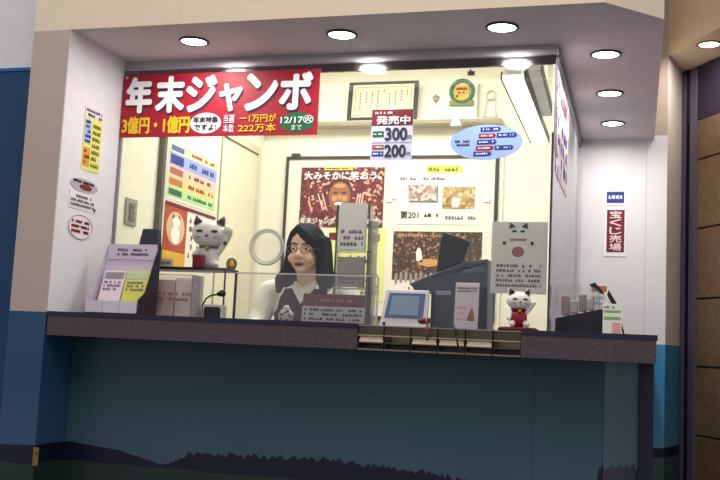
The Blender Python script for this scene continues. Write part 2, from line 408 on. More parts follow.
gpart(MB().box(XG-.006, XG+.018, YB-.03, YB-.002, ZC, H-.046), 'back_post', mat('pale_post', (196, 196, 202), .3, .3), .003)
gpart(MB().box(.004, .014, YG-.006, YG+.006, ZC, H-.052), 'wall_channel', steel)

# ------------------------------------------------------------------ downlights
def downlight():
    t = thing('downlight', '', 'ceiling light')
    MB().ring((0, 0, -.002), .056, .006, M=Matrix.Rotation(PI/2, 4, 'X')).build('trim_ring', mat('black_trim_ring', (40, 36, 46), .4), t, True)
    MB().cone((0, 0, -.003), (0, 0, -.001), .052, .052, 32).build('lamp_face', lampm, t)
    return t
dl0 = downlight()
spots = [((.449, .203), 'left end of the front row above the red banner'), ((1.081, .203), 'middle of the front row, above the framed certificate'),
         ((1.706, .203), 'right end of the front row, above the glass corner'), ((2.07, .582), 'nearest of the three beside the side glass'),
         ((2.07, 1.171), 'middle of the three beside the side glass'), ((2.07, 1.757), 'farthest of the three, by the white back wall')]
for i, ((x, y), w) in enumerate(spots):
    o = dl0 if i == 0 else copy_tree(dl0)
    o.location = (x, y, H); o['label'] = 'round recessed downlight, '+w; o['group'] = 'downlights in the canopy soffit'
    l = bpy.data.lights.new('downlight_beam', 'AREA'); l.shape = 'DISK'; l.size = .10; l.energy = 3.9; l.color = (1, .94, .89)
    lo = bpy.data.objects.new('downlight_beam', l); COL.objects.link(lo); lo.location = (x, y, H-.005)
o = copy_tree(dl0); o.location = (2.551, 1.981, ZR); o['label'] = 'round recessed downlight alone over the brown door recess'; o['group'] = 'downlight over the door recess'
l = bpy.data.lights.new('recess_beam', 'AREA'); l.shape = 'DISK'; l.size = .10; l.energy = 3.8; l.color = (1, .94, .89)
lo = bpy.data.objects.new('recess_beam', l); COL.objects.link(lo); lo.location = (2.551, 1.981, ZR-.005)

# ------------------------------------------------------------------ fluorescent fixture inside the booth
def fluor(xa, ya, za, xb, yb, zb, wid, lit, label):
    t = thing('fluorescent_lamp', label, 'ceiling light', (xa, ya, za), group='lamps inside the booth')
    a = Vector((0, 0, 0)); b_ = Vector((xb-xa, yb-ya, zb-za)); n = Vector((1, 0, 0))
    def slab(w0, w1, z0, z1, nm, m):
        mb = MB(); vs = []
        for p in (a, b_):
            for w, z in ((w0, z0), (w1, z0), (w1, z1), (w0, z1)): vs.append(mb.bm.verts.new(p+n*w+Vector((0, 0, z))))
        for f in ((0, 1, 2, 3), (7, 6, 5, 4), (0, 4, 5, 1), (1, 5, 6, 2), (2, 6, 7, 3), (3, 7, 4, 0)): mb.bm.faces.new([vs[i] for i in f])
        return mb.build(nm, m, t)
    slab(-wid/2, wid/2, .0, .012, 'diffuser', tubem if lit else white)
    slab(-wid*.38, wid*.38, .012, .06, 'housing', white)
    for w0 in (-wid/2-.008, wid/2+.001): slab(w0, w0+.007, -.006, .03, 'side_trim', mat('lamp_trim_grey', (120, 112, 98), .5))
    for k in (.15, .85):
        p = a.lerp(b_, k); MB().cone(p+Vector((0, 0, .06)), (p.x, p.y, ZI-za-.002), .006, .006, 10).build('hanger_rod', white, t)
    return t
pa = at_z(513, 78, 2.065); pb = at_z(540, 142, 2.065)
lamp = fluor(pa.x, pa.y, 2.065, pb.x, min(pb.y, YB-.03), 2.065, .085, True, 'bright twin fluorescent lamp running back inside the glass corner')
pa = at_z(534, 70, 2.085); pb = at_z(547, 116, 2.085)
wing = fluor(pa.x, pa.y, 2.085, pb.x, min(pb.y, YB-.1), 2.085, .05, False, None)
wing.name = 'unlit_tray'; wing.location = Vector(wing.location)-Vector(lamp.location); wing.parent = lamp
for k_ in ('category', 'group', 'label'):
    if k_ in wing: del wing[k_]

# ------------------------------------------------------------------ red banner on the glass
def span(u0, v0, u1, v1, y):
    a = at_y(u0, v0, y); b_ = at_y(u1, v1, y); return a, b_
Yf = YG-.0150
a, b_ = span(122, 139, 319, 70, Yf)
bx0, bx1, bz0, bz1 = .008, .922, 1.803, 2.083
bw, bh = bx1-bx0, bz1-bz0
grad = mat('banner_red_bright', (226, 58, 44), .5)
ban = panel('banner', bw, bh, .006, redm, 'wide red lottery banner with big white characters hung high on the glass', 'banner', ((bx0+bx1)/2, Yf, bz0))
for k, (x0, x1, s_) in enumerate(((-.44, -.31, '年'), (-.295, -.155, '末'), (-.15, -.005, 'ジ'), (.005, .115, 'ャ'), (.125, .275, 'ン'), (.28, .43, 'ボ'))):
    zz0, zz1 = (.105, .265) if s_ != 'ャ' else (.105, .225)
    text(ban, s_, x0+.008, x1+.004, zz0-.008, zz1-.006, ink, 1, .045, 'lettering_shadow')
    text(ban, s_, x0+.002, x1+.001, zz0, zz1+.004, white, 3, .042)
text(ban, '3億円・1億円', -.447, -.122, .014, .092, yellow, 2, .03)
patch(ban, 'bubble', oval(-.048, .057, .072, .045), white)
text(ban, '年末特集', -.106, .010, .058, .086, ink, 3, .025); text(ban, 'ですよ!', -.100, .004, .026, .052, ink, 3, .025)
text(ban, '当選', .035, .085, .054, .092, lav, 2, .01); text(ban, '本数', .035, .085, .014, .05, lav, 2, .01)
text(ban, 'ー1万円が', .11, .275, .056, .092, yellow, 2, .02); text(ban, '222万本', .105, .275, .014, .05, yellow, 2, .02)
patch(ban, 'green_oval', oval(.366, .054, .078, .042), greenm)
text(ban, '12/17㊋', .295, .44, .046, .082, white, 3, .02); text(ban, 'まで', .345, .39, .020, .042, white, 3, .0)
for x in (-.44, .44): MB().cone((x, -.003, bh-.012), (x, 0, bh-.012), .007, .007).build('eyelet', chrome, ban)

# price sign
a, b_ = span(370, 160, 413.5, 109, Yf)
w, h = abs(b_.x-a.x), b_.z-a.z
ps = panel('price_sign', w, h, .004, mat('pale_lilac_sign', (196, 200, 226), .5), 'square price sign on the glass reading 300 and 200 under a maroon strip', 'sign', ((a.x+b_.x)/2, Yf, a.z))
rect(ps, 'heading_strip', -w/2, w/2, h*.68, h, darkred); text(ps, '発売中', -w*.38, w*.44, h*.70, h*.87, white, 3, .03)
strokes(ps, -w*.42, -.0, h*.90, h*.97, white, 1, 3)
text(ps, '300', -w*.16, w*.38, h*.38, h*.64, ink, 2, .035); text(ps, '200', -w*.16, w*.36, h*.05, h*.30, ink, 2, .035)
text(ps, '円', w*.39, w*.48, h*.40, h*.48, ink, 2); text(ps, '円', w*.38, w*.47, h*.07, h*.15, ink, 2)
rect(ps, 'green_tab', -w*.46, -w*.19, h*.45, h*.57, greenm); strokes(ps, -w*.43, -w*.22, h*.48, h*.54, white, 1, 4, 3)
rect(ps, 'brown_tab', -w*.46, -w*.18, h*.20, h*.30, mat('tab_brown', (150, 92, 70), .5)); rect(ps, 'blue_tab', -w*.46, -w*.18, h*.07, h*.17, blue)
strokes(ps, -w*.43, -w*.2, h*.09, h*.15, white, 1, 5, 3); strokes(ps, -w*.43, -w*.2, h*.22, h*.28, white, 1, 6, 3)
rect(ps, 'dividing_rule', -w*.48, w*.48, h*.335, h*.345, inkgrey)

# oval blue sign
a, b_ = span(450, 160, 523.5, 124, Yf)
rx, rz = (b_.x-a.x)/2, (b_.z-a.z)/2
ov = MB().prism(oval(0, rz, rx, rz, 48), 0, .004).build('oval_sign', mat('oval_blue', (150, 180, 226), .5))
ov.location = ((a.x+b_.x)/2, Yf, a.z); ov.rotation_euler = (0, math.radians(-1.5), 0)
tag(ov, 'pale blue oval sign on the glass with red and navy bars of print', 'sign')
for k, (z, x0, x1, m) in enumerate(((1.72, -.15, .42, blue), (1.36, -.2, .28, redm), (1.36, .30, .86, blue), (1.0, -.25, .30, blue), (.66, -.28, .22, redm), (.66, .24, .76, blue), (.34, -.35, .16, blue))):
    zc = z*rz
    pts = [(x0*rx, zc-.13*rz), ((x1-.05)*rx, zc-.13*rz), (x1*rx, zc), ((x1-.05)*rx, zc+.13*rz), (x0*rx, zc+.13*rz)]
    patch(ov, 'print_bar', pts, m); strokes(ov, (x0+.06)*rx, (x1-.08)*rx, zc-.08*rz, zc+.09*rz, white, 1, 10+k, 2)
strokes(ov, -.86*rx, -.45*rx, rz*.8, rz*1.2, ink, 2, 20)

# round speaking ring on the glass
c = at_y(267, 247, YG-.008)
rg = thing('speaking_ring', 'clear round speaking ring in the glass beside the woman’s head', 'ring', (c.x, YG-.006, c.z))
MB().ring((0, -.004, 0), .072, .006, 48, 10).build('rim', acryl_edge, rg, True)
MB().ring((0, -.002, 0), .062, .0025, 48, 8).build('inner_lip', acryl_edge, rg, True)
MB().cone((0, -.002, 0), (0, .001, 0), .062, .062, 40).build('disc', acryl, rg)

# ------------------------------------------------------------------ pillar stickers (on the inner pillar face, facing +x)
RX = PI/2
def onpillar(u0, v0, u1, v1):
    a = at_x(u0, v0, 0.003); b_ = at_x(u1, v1, 0.003); return a, b_
def wallpanel(name, m, label, cat, y0, y1, z0, z1, t=.002, x=.003, group=None):
    return panel(name, abs(y1-y0), z1-z0, t, m, label, cat, (x+t+.0005, (y0+y1)/2, z0), RX, group=group)
a = at_x(80, 172, .003); b_ = at_x(103, 108, .003)
pn = wallpanel('notice_sheet', mat('yellow_green_notice', (222, 222, 120), .6), 'narrow yellow-green notice sheet stuck on the white pillar side', 'notice', a.y, b_.y, at_x(91, 172, .003).z, at_x(91, 108, .003).z)
w, h = abs(a.y-b_.y), at_x(91, 108, .003).z-at_x(91, 172, .003).z
rect(pn, 'pale_heading', -w/2, w/2, h*.84, h, lav); strokes(pn, -w*.45, w*.45, h*.84, h*.99, ink, 2, 31)
rect(pn, 'blue_column', -w*.46, -w*.1, h*.42, h*.80, paleblue); strokes(pn, -w*.42, -w*.1, h*.42, h*.8, blue, 5, 32, 3)
strokes(pn, 0, w*.44, h*.05, h*.78, mat('olive_ink', (130, 120, 40), .6), 7, 33)
rect(pn, 'orange_block', -w*.46, -w*.08, h*.06, h*.36, mat('orange_print', (214, 150, 60), .6)); strokes(pn, -w*.4, -w*.1, h*.08, h*.34, darkred, 3, 34, 3)
def pc(u, v): return at_x(u, v, .003)
c = pc(84, 186); ww = abs(pc(70, 186).y-pc(98, 186).y); 
st = MB().prism(oval(0, 0, ww/2, .028, 30), 0, .001).build('oval_sticker', mat('grey_sticker', (178, 170, 180), .6)); st.location = (.005, c.y, c.z); st.rotation_euler = (0, 0, RX)
tag(st, 'small grey oval sticker with dark red centre under the yellow notice', 'sticker')
patch(st, 'red_centre', oval(.01, -.006, ww*.22, .012), darkred); strokes(st, -ww*.4, ww*.35, .004, .022, ink, 1, 35)
c = pc(83, 202)
st = panel('text_sticker', ww, .07, .001, mat('clear_white_sticker', (226, 224, 228), .6), 'pale sticker with grey lines of print between oval and round stickers', 'sticker', (.005, c.y, c.z-.035), RX)
strokes(st, -ww*.45, ww*.4, .008, .062, inkgrey, 3, 36); patch(st, 'red_dot', oval(ww*.42, .012, .008, .008), darkred)
c = pc(80, 227); r_ = .053
st = MB().prism(oval(0, 0, ww*.46, r_, 36), 0, .001).build('round_sticker', mat('pink_white_sticker', (230, 222, 226), .6)); st.location = (.005, c.y, c.z); st.rotation_euler = (0, 0, RX)
tag(st, 'round white sticker with red print, lowest on the white pillar side', 'sticker')
MB().ring((0, -.0012, 0), r_*.92, .0012, 40, 6, Matrix.Diagonal((ww*.46/r_, 1, 1, 1))).build('outline', mat('mauve_ink', (168, 130, 148), .6), st)
strokes(st, -ww*.32, ww*.32, -.03, .03, darkred, 3, 37)

# ------------------------------------------------------------------ booth left wall: switch, poster board, door
c = at_x(130, 212, 0)
sw = thing('wall_switch', 'small grey switch plate on the cream wall behind the glass', 'switch', (.0, c.y, c.z))
MB().box(.0005, .008, -.05, .05, -.06, .06).build('plate', mat('switch_grey', (150, 146, 134), .5), sw, bevel=.002)
for z in (-.028, .0, .028): MB().box(.008, .013, -.022, .022, z-.01, z+.01).build('rocker', mat('switch_dark', (112, 108, 100), .5), sw)

y0 = at_x(160, 180, 0).y; y1 = at_x(216, 180, 0).y
bd = thing('poster_board', 'tall narrow dark-edged board with two posters on the left booth wall', 'board', (0.001, y0, 1.10))
bwid = y1-y0
MB().box(0, .018, .0, bwid, 0, 1.05).build('backing', mat('board_white', (226, 222, 206), .5), bd)
MB().box(0, .026, -.03, .0, 0, 1.05).build('edge', mat('board_edge', (96, 94, 84), .4, .5), bd)
MB().box(0, .022, bwid, bwid+.012, 0, 1.05).build('edge', mat('board_edge2', (150, 146, 130), .4, .4), bd)
# prize table poster
py0, py1 = y0+.03, y1-.03
cy = (py0+py1)/2; pw = py1-py0
z_b = at_x(165, 197, .02).z; z_t = at_x(165, 140, .02).z+.02
p1 = panel('prize_poster', pw, z_t-z_b, .0015, offwhite, 'prize table poster in blue, pink, orange and green bands, left of the woman', 'poster', (.0215, cy, z_b), RX)
hh = z_t-z_b
bands = ((.96, .80, (232, 224, 170)), (.80, .58, (150, 166, 216)), (.58, .40, (236, 190, 170)), (.40, .22, (238, 200, 130)), (.22, .05, (176, 214, 150)))
for k, (t1, t0, c_) in enumerate(bands):
    rect(p1, 'colour_band', -pw*.48, pw*.48, hh*t0, hh*t1, mat('band%d' % k, c_, .6))
    strokes(p1, -pw*.1, pw*.42, hh*(t0+.03), hh*(t1-.03), (redm, blue, darkred, redm, greenm)[k], 1, 40+k, 2, .7)
    rect(p1, 'band_tab', -pw*.46, -pw*.22, hh*(t0+.03), hh*(t1-.04), (mat('tab_blue', (90, 100, 170), .6), blue, mat('tab_rose', (170, 90, 90), .6), mat('tab_rust', (180, 110, 80), .6), greenm)[k], 2)
z_b2 = at_x(160, 263, .02).z; z_t2 = at_x(165, 199, .02).z-.005
hh = z_t2-z_b2
p2 = panel('cat_poster', pw, hh, .0015, offwhite, 'poster with white cat in red oval panel, below the banded prize table', 'poster', (.0215, cy, z_b2), RX)
rect(p2, 'red_side', -pw/2, -pw*.08, 0, hh, mat('poster_rust', (176, 66, 44), .6)); rect(p2, 'gold_foot', -pw/2, -pw*.08, 0, hh*.22, mat('poster_gold', (220, 170, 60), .6), 2)
rect(p2, 'dark_heading', -pw/2, pw/2, hh*.95, hh, darkred, 3)
patch(p2, 'oval', oval(-pw*.29, hh*.60, pw*.17, hh*.27), mat('oval_tan', (214, 180, 140), .6), 2)
patch(p2, 'cat_body', oval(-pw*.29, hh*.50, pw*.08, hh*.15), white, 3); patch(p2, 'cat_head', oval(-pw*.29, hh*.70, pw*.075, hh*.09), white, 4)
for s_ in (-1, 1): patch(p2, 'cat_ear', [(-pw*.29+s_*pw*.02, hh*.76), (-pw*.29+s_*pw*.075, hh*.74), (-pw*.29+s_*pw*.06, hh*.83)], charcoal, 3)
strokes(p2, -pw*.02, pw*.42, hh*.15, hh*.88, redm, 5, 47, 2, .45)

# door at the end of the left wall
struct(MB().box(0, .02, 1.47, 1.50, .12, 2.10).build('trim_6', mat('door_casing', (214, 208, 184), .5)))
struct(MB().box(0, .02, 1.50, 2.02, 2.06, 2.10).build('trim_7', mat('door_casing', (214, 208, 184), .5)))
struct(MB().box(0, .02, 2.02, 2.05, .12, 2.10).build('trim_8', mat('door_casing', (214, 208, 184), .5)))
struct(MB().box(0, .010, 1.505, 2.015, .12, 2.05).build('door_1', mat('door_cream', (228, 222, 196), .5)))
k = MB().cone((.010, 1.56, 1.05), (.05, 1.56, 1.05), .012).ell((.055, 1.56, 1.05), .022).build('door_handle', steel, bpy.data.objects['door_1'])

# ------------------------------------------------------------------ back wall: shelf, certificate, charms, notice board with posters
zl = at_y(420, 121, YB-.06).z
sh = thing('wall_shelf', 'long narrow cream ledge across the back wall above the notice board', 'shelf', (.8, YB, zl))
MB().box(-.78, .66, -.10, -.0005, -.022, 0).build('board', mat('shelf_cream', (222, 214, 186), .5), sh)
MB().box(-.78, .66, -.104, -.10, -.018, -.003).build('front_edge', mat('shelf_edge', (150, 142, 116), .5), sh)
a, b_ = span(347, 122, 418, 80, YB-.07)
w, h = b_.x-a.x, b_.z-zl
cf = thing('framed_certificate', 'certificate in a black frame leaning on the ledge above the price sign', 'picture', ((a.x+b_.x)/2, YB-.07, zl+.001)); cf.rotation_euler = (math.radians(-6), 0, 0)
fr = MB()
fr.box(-w/2, -w/2+.022, -.012, .008, 0, h).box(w/2-.022, w/2, -.012, .008, 0, h).box(-w/2+.022, w/2-.022, -.012, .008, 0, .022).box(-w/2+.022, w/2-.022, -.012, .008, h-.012, h)
fr.build('frame', mat('certificate_black', (14, 12, 22), .5), cf)
pg = panel('sheet', w-.04, h-.03, .004, mat('certificate_paper', (214, 206, 172), .6), None, None, (0, .0, .018)); pg.parent = cf
bmx = MB(); W_, H_ = (w-.04)/2-.018, h-.03
for q in ((-W_, -W_+.004, .018, H_-.016), (W_-.004, W_, .018, H_-.016), (-W_, W_, .018, .022), (-W_, W_, H_-.02, H_-.016)): bmx.box(q[0], q[1], -.0006, 0, q[2], q[3])
bmx.build('border', mat('certificate_border', (150, 140, 100), .6), pg)
r_ = random.Random(5); col_ = MB()
for i in range(9):
    x = -W_+.03+i*(2*W_-.06)/8; z1 = H_-.03-(r_.random()*.03)
    while z1 > .06:
        col_.box(x, x+.008, -.0008, 0, z1-.014, z1); z1 -= .019
        if r_.random() < .12: break
col_.build('print_columns', inkgrey, pg)
patch(pg, 'seal', oval(W_*.35, .06, .022, .022), white, 2)
# green and gold charm with its white card
a, b_ = span(446, 121, 478, 76, YB-.04); w, h = b_.x-a.x, b_.z-a.z
ch = thing('lucky_charm', 'green wreath charm with gold tablet on a white card on the ledge', 'charm', ((a.x+b_.x)/2, YB-.05, zl+.001))
MB().box(-w/2, w/2, .012, .016, 0, h*.9).build('card', offwhite, ch)
MB().ring((0, .0, h*.66), w*.36, .011, 36, 8).build('wreath', mat('wreath_green', (52, 112, 62), .6), ch, True)
MB().prism([(-w*.26, h*.42), (w*.26, h*.42), (w*.22, h*.80), (-w*.22, h*.80)], -.006, .004).build('gold_tablet', mat('tablet_orange', (222, 158, 52), .5), ch)
MB().box(-w*.4, w*.4, -.004, .006, h*.34, h*.45).build('base_band', mat('band_olive', (110, 120, 50), .5), ch)
strokes(ch, -w*.18, w*.18, h*.5, h*.75, darkred, 3, 51, 12)
# white bell hanging below
c = at_y(456, 122, YB-.12)
be = thing('paper_bell', 'white bell ornament hanging at the ledge below the green charm', 'ornament', (c.x, YB-.122, c.z))
MB().loft([((0, 0, -.025), .036, .012), ((0, 0, -.01), .028, .011), ((0, 0, .02), .018, .009), ((0, 0, .05), .012, .006)]).build('bell', white, be, True)
MB().cone((0, 0, .05), (0, 0, .075), .002, .002, 8).build('string', offwhite, be)
# little flower ornament, hook and loop
c = at_y(436, 98, YB-.004)
fl = thing('flower_ornament', 'tiny grey flower shaped ornament on the back wall right of the certificate', 'ornament', (c.x, YB-.006, c.z))
for k in range(5):
    a_ = 2*PI*k/5+.3; MB().ell((.014*math.cos(a_), 0, .014*math.sin(a_)), (.009, .004, .009), 10).build('petal', mat('petal_grey', (150, 146, 140), .5), fl, True)
MB().cone((0, 0, -.012), (.002, 0, -.045), .003, .002, 8).build('stem', inkgrey, fl)
c = at_y(471, 73, YB-.01)
hk = thing('wall_hook', 'small dark hook high on the back wall above the green charm', 'hook', (c.x, YB-.001, c.z))
MB().box(-.02, .02, -.008, 0, -.012, .012).build('plate', charcoal, hk); MB().tube([(.0, -.008, 0), (.0, -.03, -.004), (.0, -.032, .016)], .005).build('prong', charcoal, hk, True)
c = at_y(491, 95, YB-.01)
lp = thing('hanging_strap', 'white looped strap hanging on the back wall right of the charm', 'strap', (c.x, YB-.014, c.z))
MB().ring((0, 0, 0), .026, .004, 28, 8).build('loop', mat('strap_grey', (206, 200, 184), .5), lp, True)
for s_ in (-1, 1): MB().tube([(s_*.022, 0, -.012), (s_*.034, 0, -.13)], .0035).build('tail', mat('strap_grey', (206, 200, 184), .5), lp, True)
MB().box(-.045, .045, -.006, .008, -.14, -.13).build('bar', mat('shelf_edge', (150, 142, 116), .5), lp)

# notice board
bx0, bx1, bzt, bzb = .167, 1.424, 2.053, 1.12
nb = thing('notice_board', 'large white notice board with thin dark frame on the back wall', 'notice board', ((bx0+bx1)/2, YB, bzb))
W2 = (bx1-bx0)/2; HB = bzt-bzb
MB().box(-W2, W2, -.018, -.001, 0, HB).build('panel', mat('board_cream', (228, 224, 208), .45), nb)
fm = mat('board_frame', (66, 64, 62), .4, .5)
for q in ((-W2-.012, -W2+.004, 0, HB), (W2-.004, W2+.014, 0, HB), (-W2-.012, W2+.014, HB-.004, HB+.012), (-W2-.012, W2+.014, -.012, .004)):
    MB().box(q[0], q[1], -.028, -.001, q[2], q[3]).build('frame_rail', fm, nb)
for u, v in ((389, 200), (487, 200), (392, 197)):
    c = at_y(u, v, YB-.03); MB().box(c.x-bx0-W2-.018, c.x-bx0-W2+.018, -.026, -.018, c.z-bzb-.01, c.z-bzb+.01).build('magnet', white, nb)
MB().box(-W2+.02, -W2+.07, -.03, -.005, HB+.012, HB+.03).build('hanger_clip', fm, nb)
YP = YB-.0205
def poster(name, m, label, u0, v1, u1, v0, off=0.):
    a, b_ = span(u0, v1, u1, v0, YP-off); w = b_.x-a.x; h = b_.z-a.z
    return panel(name, w, h, .0015, m, label, 'poster', ((a.x+b_.x)/2, YP-off, a.z)), w, h
crowd = mottled('crowd_print', [(70, 18, 26), (104, 30, 32), (86, 24, 30), (132, 48, 40), (96, 28, 30), (206, 160, 140), (116, 38, 38)], 62)
p, w, h = poster('lottery_poster', crowd, 'dark red poster with smiling man in a crowd and white slogan', 298.5, 227, 385, 167)
rect(p, 'yellow_tab', -w*.22, w*.12, h*.955, h*1.01, mat('tab_yellow', (222, 214, 90), .6)); strokes(p, -w*.20, w*.1, h*.965, h*1.0, ink, 1, 61, 3)
text(p, '大みそかに笑おう。', -w*.46, w*.47, h*.79, h*.93, white, 4, .03)
skin_p = mat('printed_skin', (150, 98, 66), .6)
patch(p, 'man_hair', oval(-w*.02, h*.60, w*.145, h*.21), mat('printed_hair', (70, 40, 30), .6), 1)
patch(p, 'man_face', oval(-w*.02, h*.52, w*.13, h*.24), skin_p, 2)
patch(p, 'brow', oval(-w*.02, h*.69, w*.07, h*.035), mat('printed_glow', (196, 144, 100), .6), 3)
for s_ in (-1, 1):
    patch(p, 'eye', oval(-w*.02+s_*w*.05, h*.57, w*.028, h*.014), ink, 3)
    patch(p, 'cheek', oval(-w*.02+s_*w*.06, h*.48, w*.035, h*.05), mat('printed_glow', (196, 144, 100), .6), 3)
patch(p, 'nose', oval(-w*.02, h*.50, w*.018, h*.045), mat('printed_glow', (196, 144, 100), .6), 3)
patch(p, 'mouth', oval(-w*.02, h*.39, w*.06, h*.03), white, 3)
for x_, l_ in ((-.22, 1), (-.17, -1), (.17, 1), (.23, -1), (.20, 1)):
    patch(p, 'chopstick', [(w*x_, h*.28), (w*(x_+.012), h*.28), (w*(x_+.035-.09*(x_ < 0)), h*.56), (w*(x_+.02-.09*(x_ < 0)), h*.56)], mat('printed_pink', (230, 190, 180), .6), 3)
text(p, '年末ジャンボ', -w*.48, -w*.06, h*.05, h*.16, white, 4, .02); text(p, '宝くじ発売', w*.04, w*.47, h*.05, h*.15, white, 4, .01)

p, w, h = poster('winning_number_poster', offwhite, 'white printed poster with two banknote-like pictures, upper right on the notice board', 395, 224, 481, 164)
strokes(p, -w*.12, w*.26, h*.86, h*.97, mat('olive_ink', (130, 120, 40), .6), 1, 62, 3); rect(p, 'yellow_tab', -w*.14, w*.28, h*.85, h*.98, mat('tab_yellow', (222, 214, 90), .6))
strokes(p, -w*.46, w*.1, h*.72, h*.80, inkgrey, 1, 63)
note1 = mottled('ticket_print_grey', [(200, 190, 180), (150, 120, 110), (214, 204, 196), (170, 150, 140)], 60)
note2 = mottled('ticket_print_gold', [(190, 160, 110), (150, 110, 70), (214, 190, 150), (170, 140, 90)], 60)
rect(p, 'ticket_shadow', -w*.34, w*.005, h*.36, h*.64, inkgrey, 1); rect(p, 'ticket_picture', -w*.36, -w*.01, h*.39, h*.66, note1, 2)
rect(p, 'ticket_picture', w*.06, w*.44, h*.26, h*.62, note2, 2); patch(p, 'figure', oval(w*.22, h*.36, w*.05, h*.08), offwhite, 3)
text(p, '第201', -w*.44, -w*.22, h*.09, h*.22, ink, 2, .01); strokes(p, -w*.15, w*.02, h*.1, h*.2, ink, 1, 64); strokes(p, w*.1, w*.46, h*.06, h*.16, inkgrey, 1, 65)

night = mottled('night_scene_print', [(58, 36, 28), (82, 52, 34), (50, 30, 28), (112, 76, 46), (70, 44, 32), (50, 34, 30), (170, 130, 84), (84, 56, 38), (44, 30, 28)], 85)
p, w, h = poster('brown_poster', offwhite, 'brown night-scene poster behind the black monitor, lower right on the notice board', 390, 294, 483.5, 231)
rect(p, 'picture', -w*.49, w*.49, h*.22, h*.98, night)
patch(p, 'pale_figure', [(-w*.22, h*.52), (-w*.15, h*.50), (-w*.17, h*.68), (-w*.2, h*.74), (-w*.23, h*.66)], offwhite, 2)
patch(p, 'warm_glow', oval(-w*.08, h*.50, w*.12, h*.06), mat('print_amber', (206, 150, 86), .6), 2)
for i in range(9): patch(p, 'foreground_figure', oval(-w*.44+i*w*.055, h*.24+h*.02*(i % 3), w*.018, h*.09), mat('print_grey', (150, 140, 132), .6), 2)
strokes(p, -w*.45, w*.1, h*.88, h*.96, mat('printed_glow', (196, 144, 100), .6), 1, 66, 2)
strokes(p, -w*.3, w*.3, h*.05, h*.14, inkgrey, 1, 67)

p, w, h = poster('green_poster', mat('yellow_green_poster', (220, 222, 140), .6), 'yellow-green poster with black script lettering behind the paper rack', 326, 300, 386, 229)
rect(p, 'red_tab', -w*.5, -w*.36, h*.84, h*.94, darkred, 2); rect(p, 'red_tab', w*.25, w*.40, h*.83, h*.93, mat('tab_brown', (150, 92, 70), .5), 2)
strokes(p, -w*.4, w*.1, h*.5, h*.66, ink, 1, 68, 2, .8);strokes(p, w*.0, w*.34, h*.48, h*.66, ink, 1, 76, 3, 1.)
strokes(p, -w*.4, w*.4, h*.08, h*.4, mat('olive_ink', (130, 120, 40), .6), 4, 69, 2)

# ------------------------------------------------------------------ side glass poster
a = at_x(561, 80, XG+.006); 
sp_ = panel('side_poster', .62, .42, .0015, mottled('side_poster_print', [(196, 160, 186), (226, 216, 226), (150, 90, 110), (214, 196, 150), (236, 232, 236), (120, 70, 120)], 26), 'pink and lilac poster on the side glass seen edge-on', 'poster', (XG+.0062, .86, 1.66), RX)
strokes(sp_, -.28, .28, .3, .4, darkred, 1, 71); strokes(sp_, -.28, .28, .04, .26, blue, 3, 72, 2, .5)

# ------------------------------------------------------------------ signs on the white right wall
a, b_ = span(604.5, 206, 626, 189, YB-.006); w, h = b_.x-a.x, b_.z-a.z
s1 = panel('wall_sign', w, h, .004, white, 'small blue and white sign above the red sign on right wall', 'sign', ((a.x+b_.x)/2, YB-.0045, a.z+.004))
rect(s1, 'blue_field', -w*.40, w*.42, h*.14, h*.80, blue); strokes(s1, -w*.33, w*.36, h*.30, h*.66, white, 1, 75, 2, 1.)
a, b_ = span(604, 256, 626.5, 207.5, YB-.006); w, h = b_.x-a.x, b_.z-a.z
s2 = panel('wall_sign', w, h, .004, white, 'upright red sign with white characters 宝くじ売場 on the right wall', 'sign', ((a.x+b_.x)/2, YB-.0045, a.z))
rect(s2, 'red_field', -w*.40, w*.42, h*.08, h*.95, darkred)
for k, s_ in enumerate('宝くじ売場'):
    z1 = h*(.93-k*.167); text(s2, s_, -w*.27, w*.29, z1-h*.15, z1, mat('pink_white', (240, 214, 214), .5), 2, .02)

# ------------------------------------------------------------------ the woman behind the counter
PX, PY, PZ = .705, 1.12, .12
pr = thing('person', 'woman with glasses and long black hair in navy vest, seated behind the counter', 'person', (PX, PY, PZ))
skin = mat('skin', (230, 188, 158), .55, noise=.03)
def L_(x, y, z): return Vector((x, y, z-PZ))         # local to her, z in room heights
HY = -.14                                            # head forward of the hips
hz = 0.0
def hand(b, s_):
    wx, wy, wz = s_*.115, -.33, .995
    b.chain([(L_(wx, wy, wz), .024), (L_(wx-s_*.02, wy-.04, wz-.004), .026)], 10)
    b.ell(L_(wx-s_*.03, wy-.065, wz-.008), (.040, .045, .015), 12)
    for k, (dx, ln) in enumerate(((-.030, .066), (-.010, .076), (.010, .070), (.028, .055))):
        q = L_(wx-s_*.032+dx, wy-.10, wz-.006)
        b.chain([(q, .0095), (q+Vector((dx*.2, -ln*.45, .004)), .009), (q+Vector((dx*.3, -ln*.8, -.004)), .008), (q+Vector((dx*.3, -ln, -.012)), .0075)], 8)
    q = L_(wx-s_*.058, wy-.05, wz-.008)
    b.chain([(L_(wx-s_*.03, wy-.03, wz-.006), .012), (q, .011), (q+Vector((-s_*.018, -.026, -.003)), .010), (q+Vector((-s_*.024, -.05, -.006)), .008)], 8)
b = MB()
b.loft([(L_(0, 0, .60), .15, .11), (L_(0, 0, .70), .165, .12), (L_(0, 0, .84), .13, .095), (L_(0, -.02, .98), .15, .10), (L_(0, -.04, 1.10), .165, .10), (L_(0, -.05, 1.18), .145, .075), (L_(0, -.06, 1.215), .07, .055)])
b.chain([(L_(0, -.06, 1.19), .055), (L_(0, -.10, 1.25), .046), (L_(0, HY+.02, 1.31), .048)])
b.ell(L_(0, HY+.012, 1.405), (.073, .090, .088)); b.ell(L_(0, HY-.016, 1.335), (.060, .068, .066)); b.ell(L_(0, HY-.052, 1.283), (.026, .026, .020))
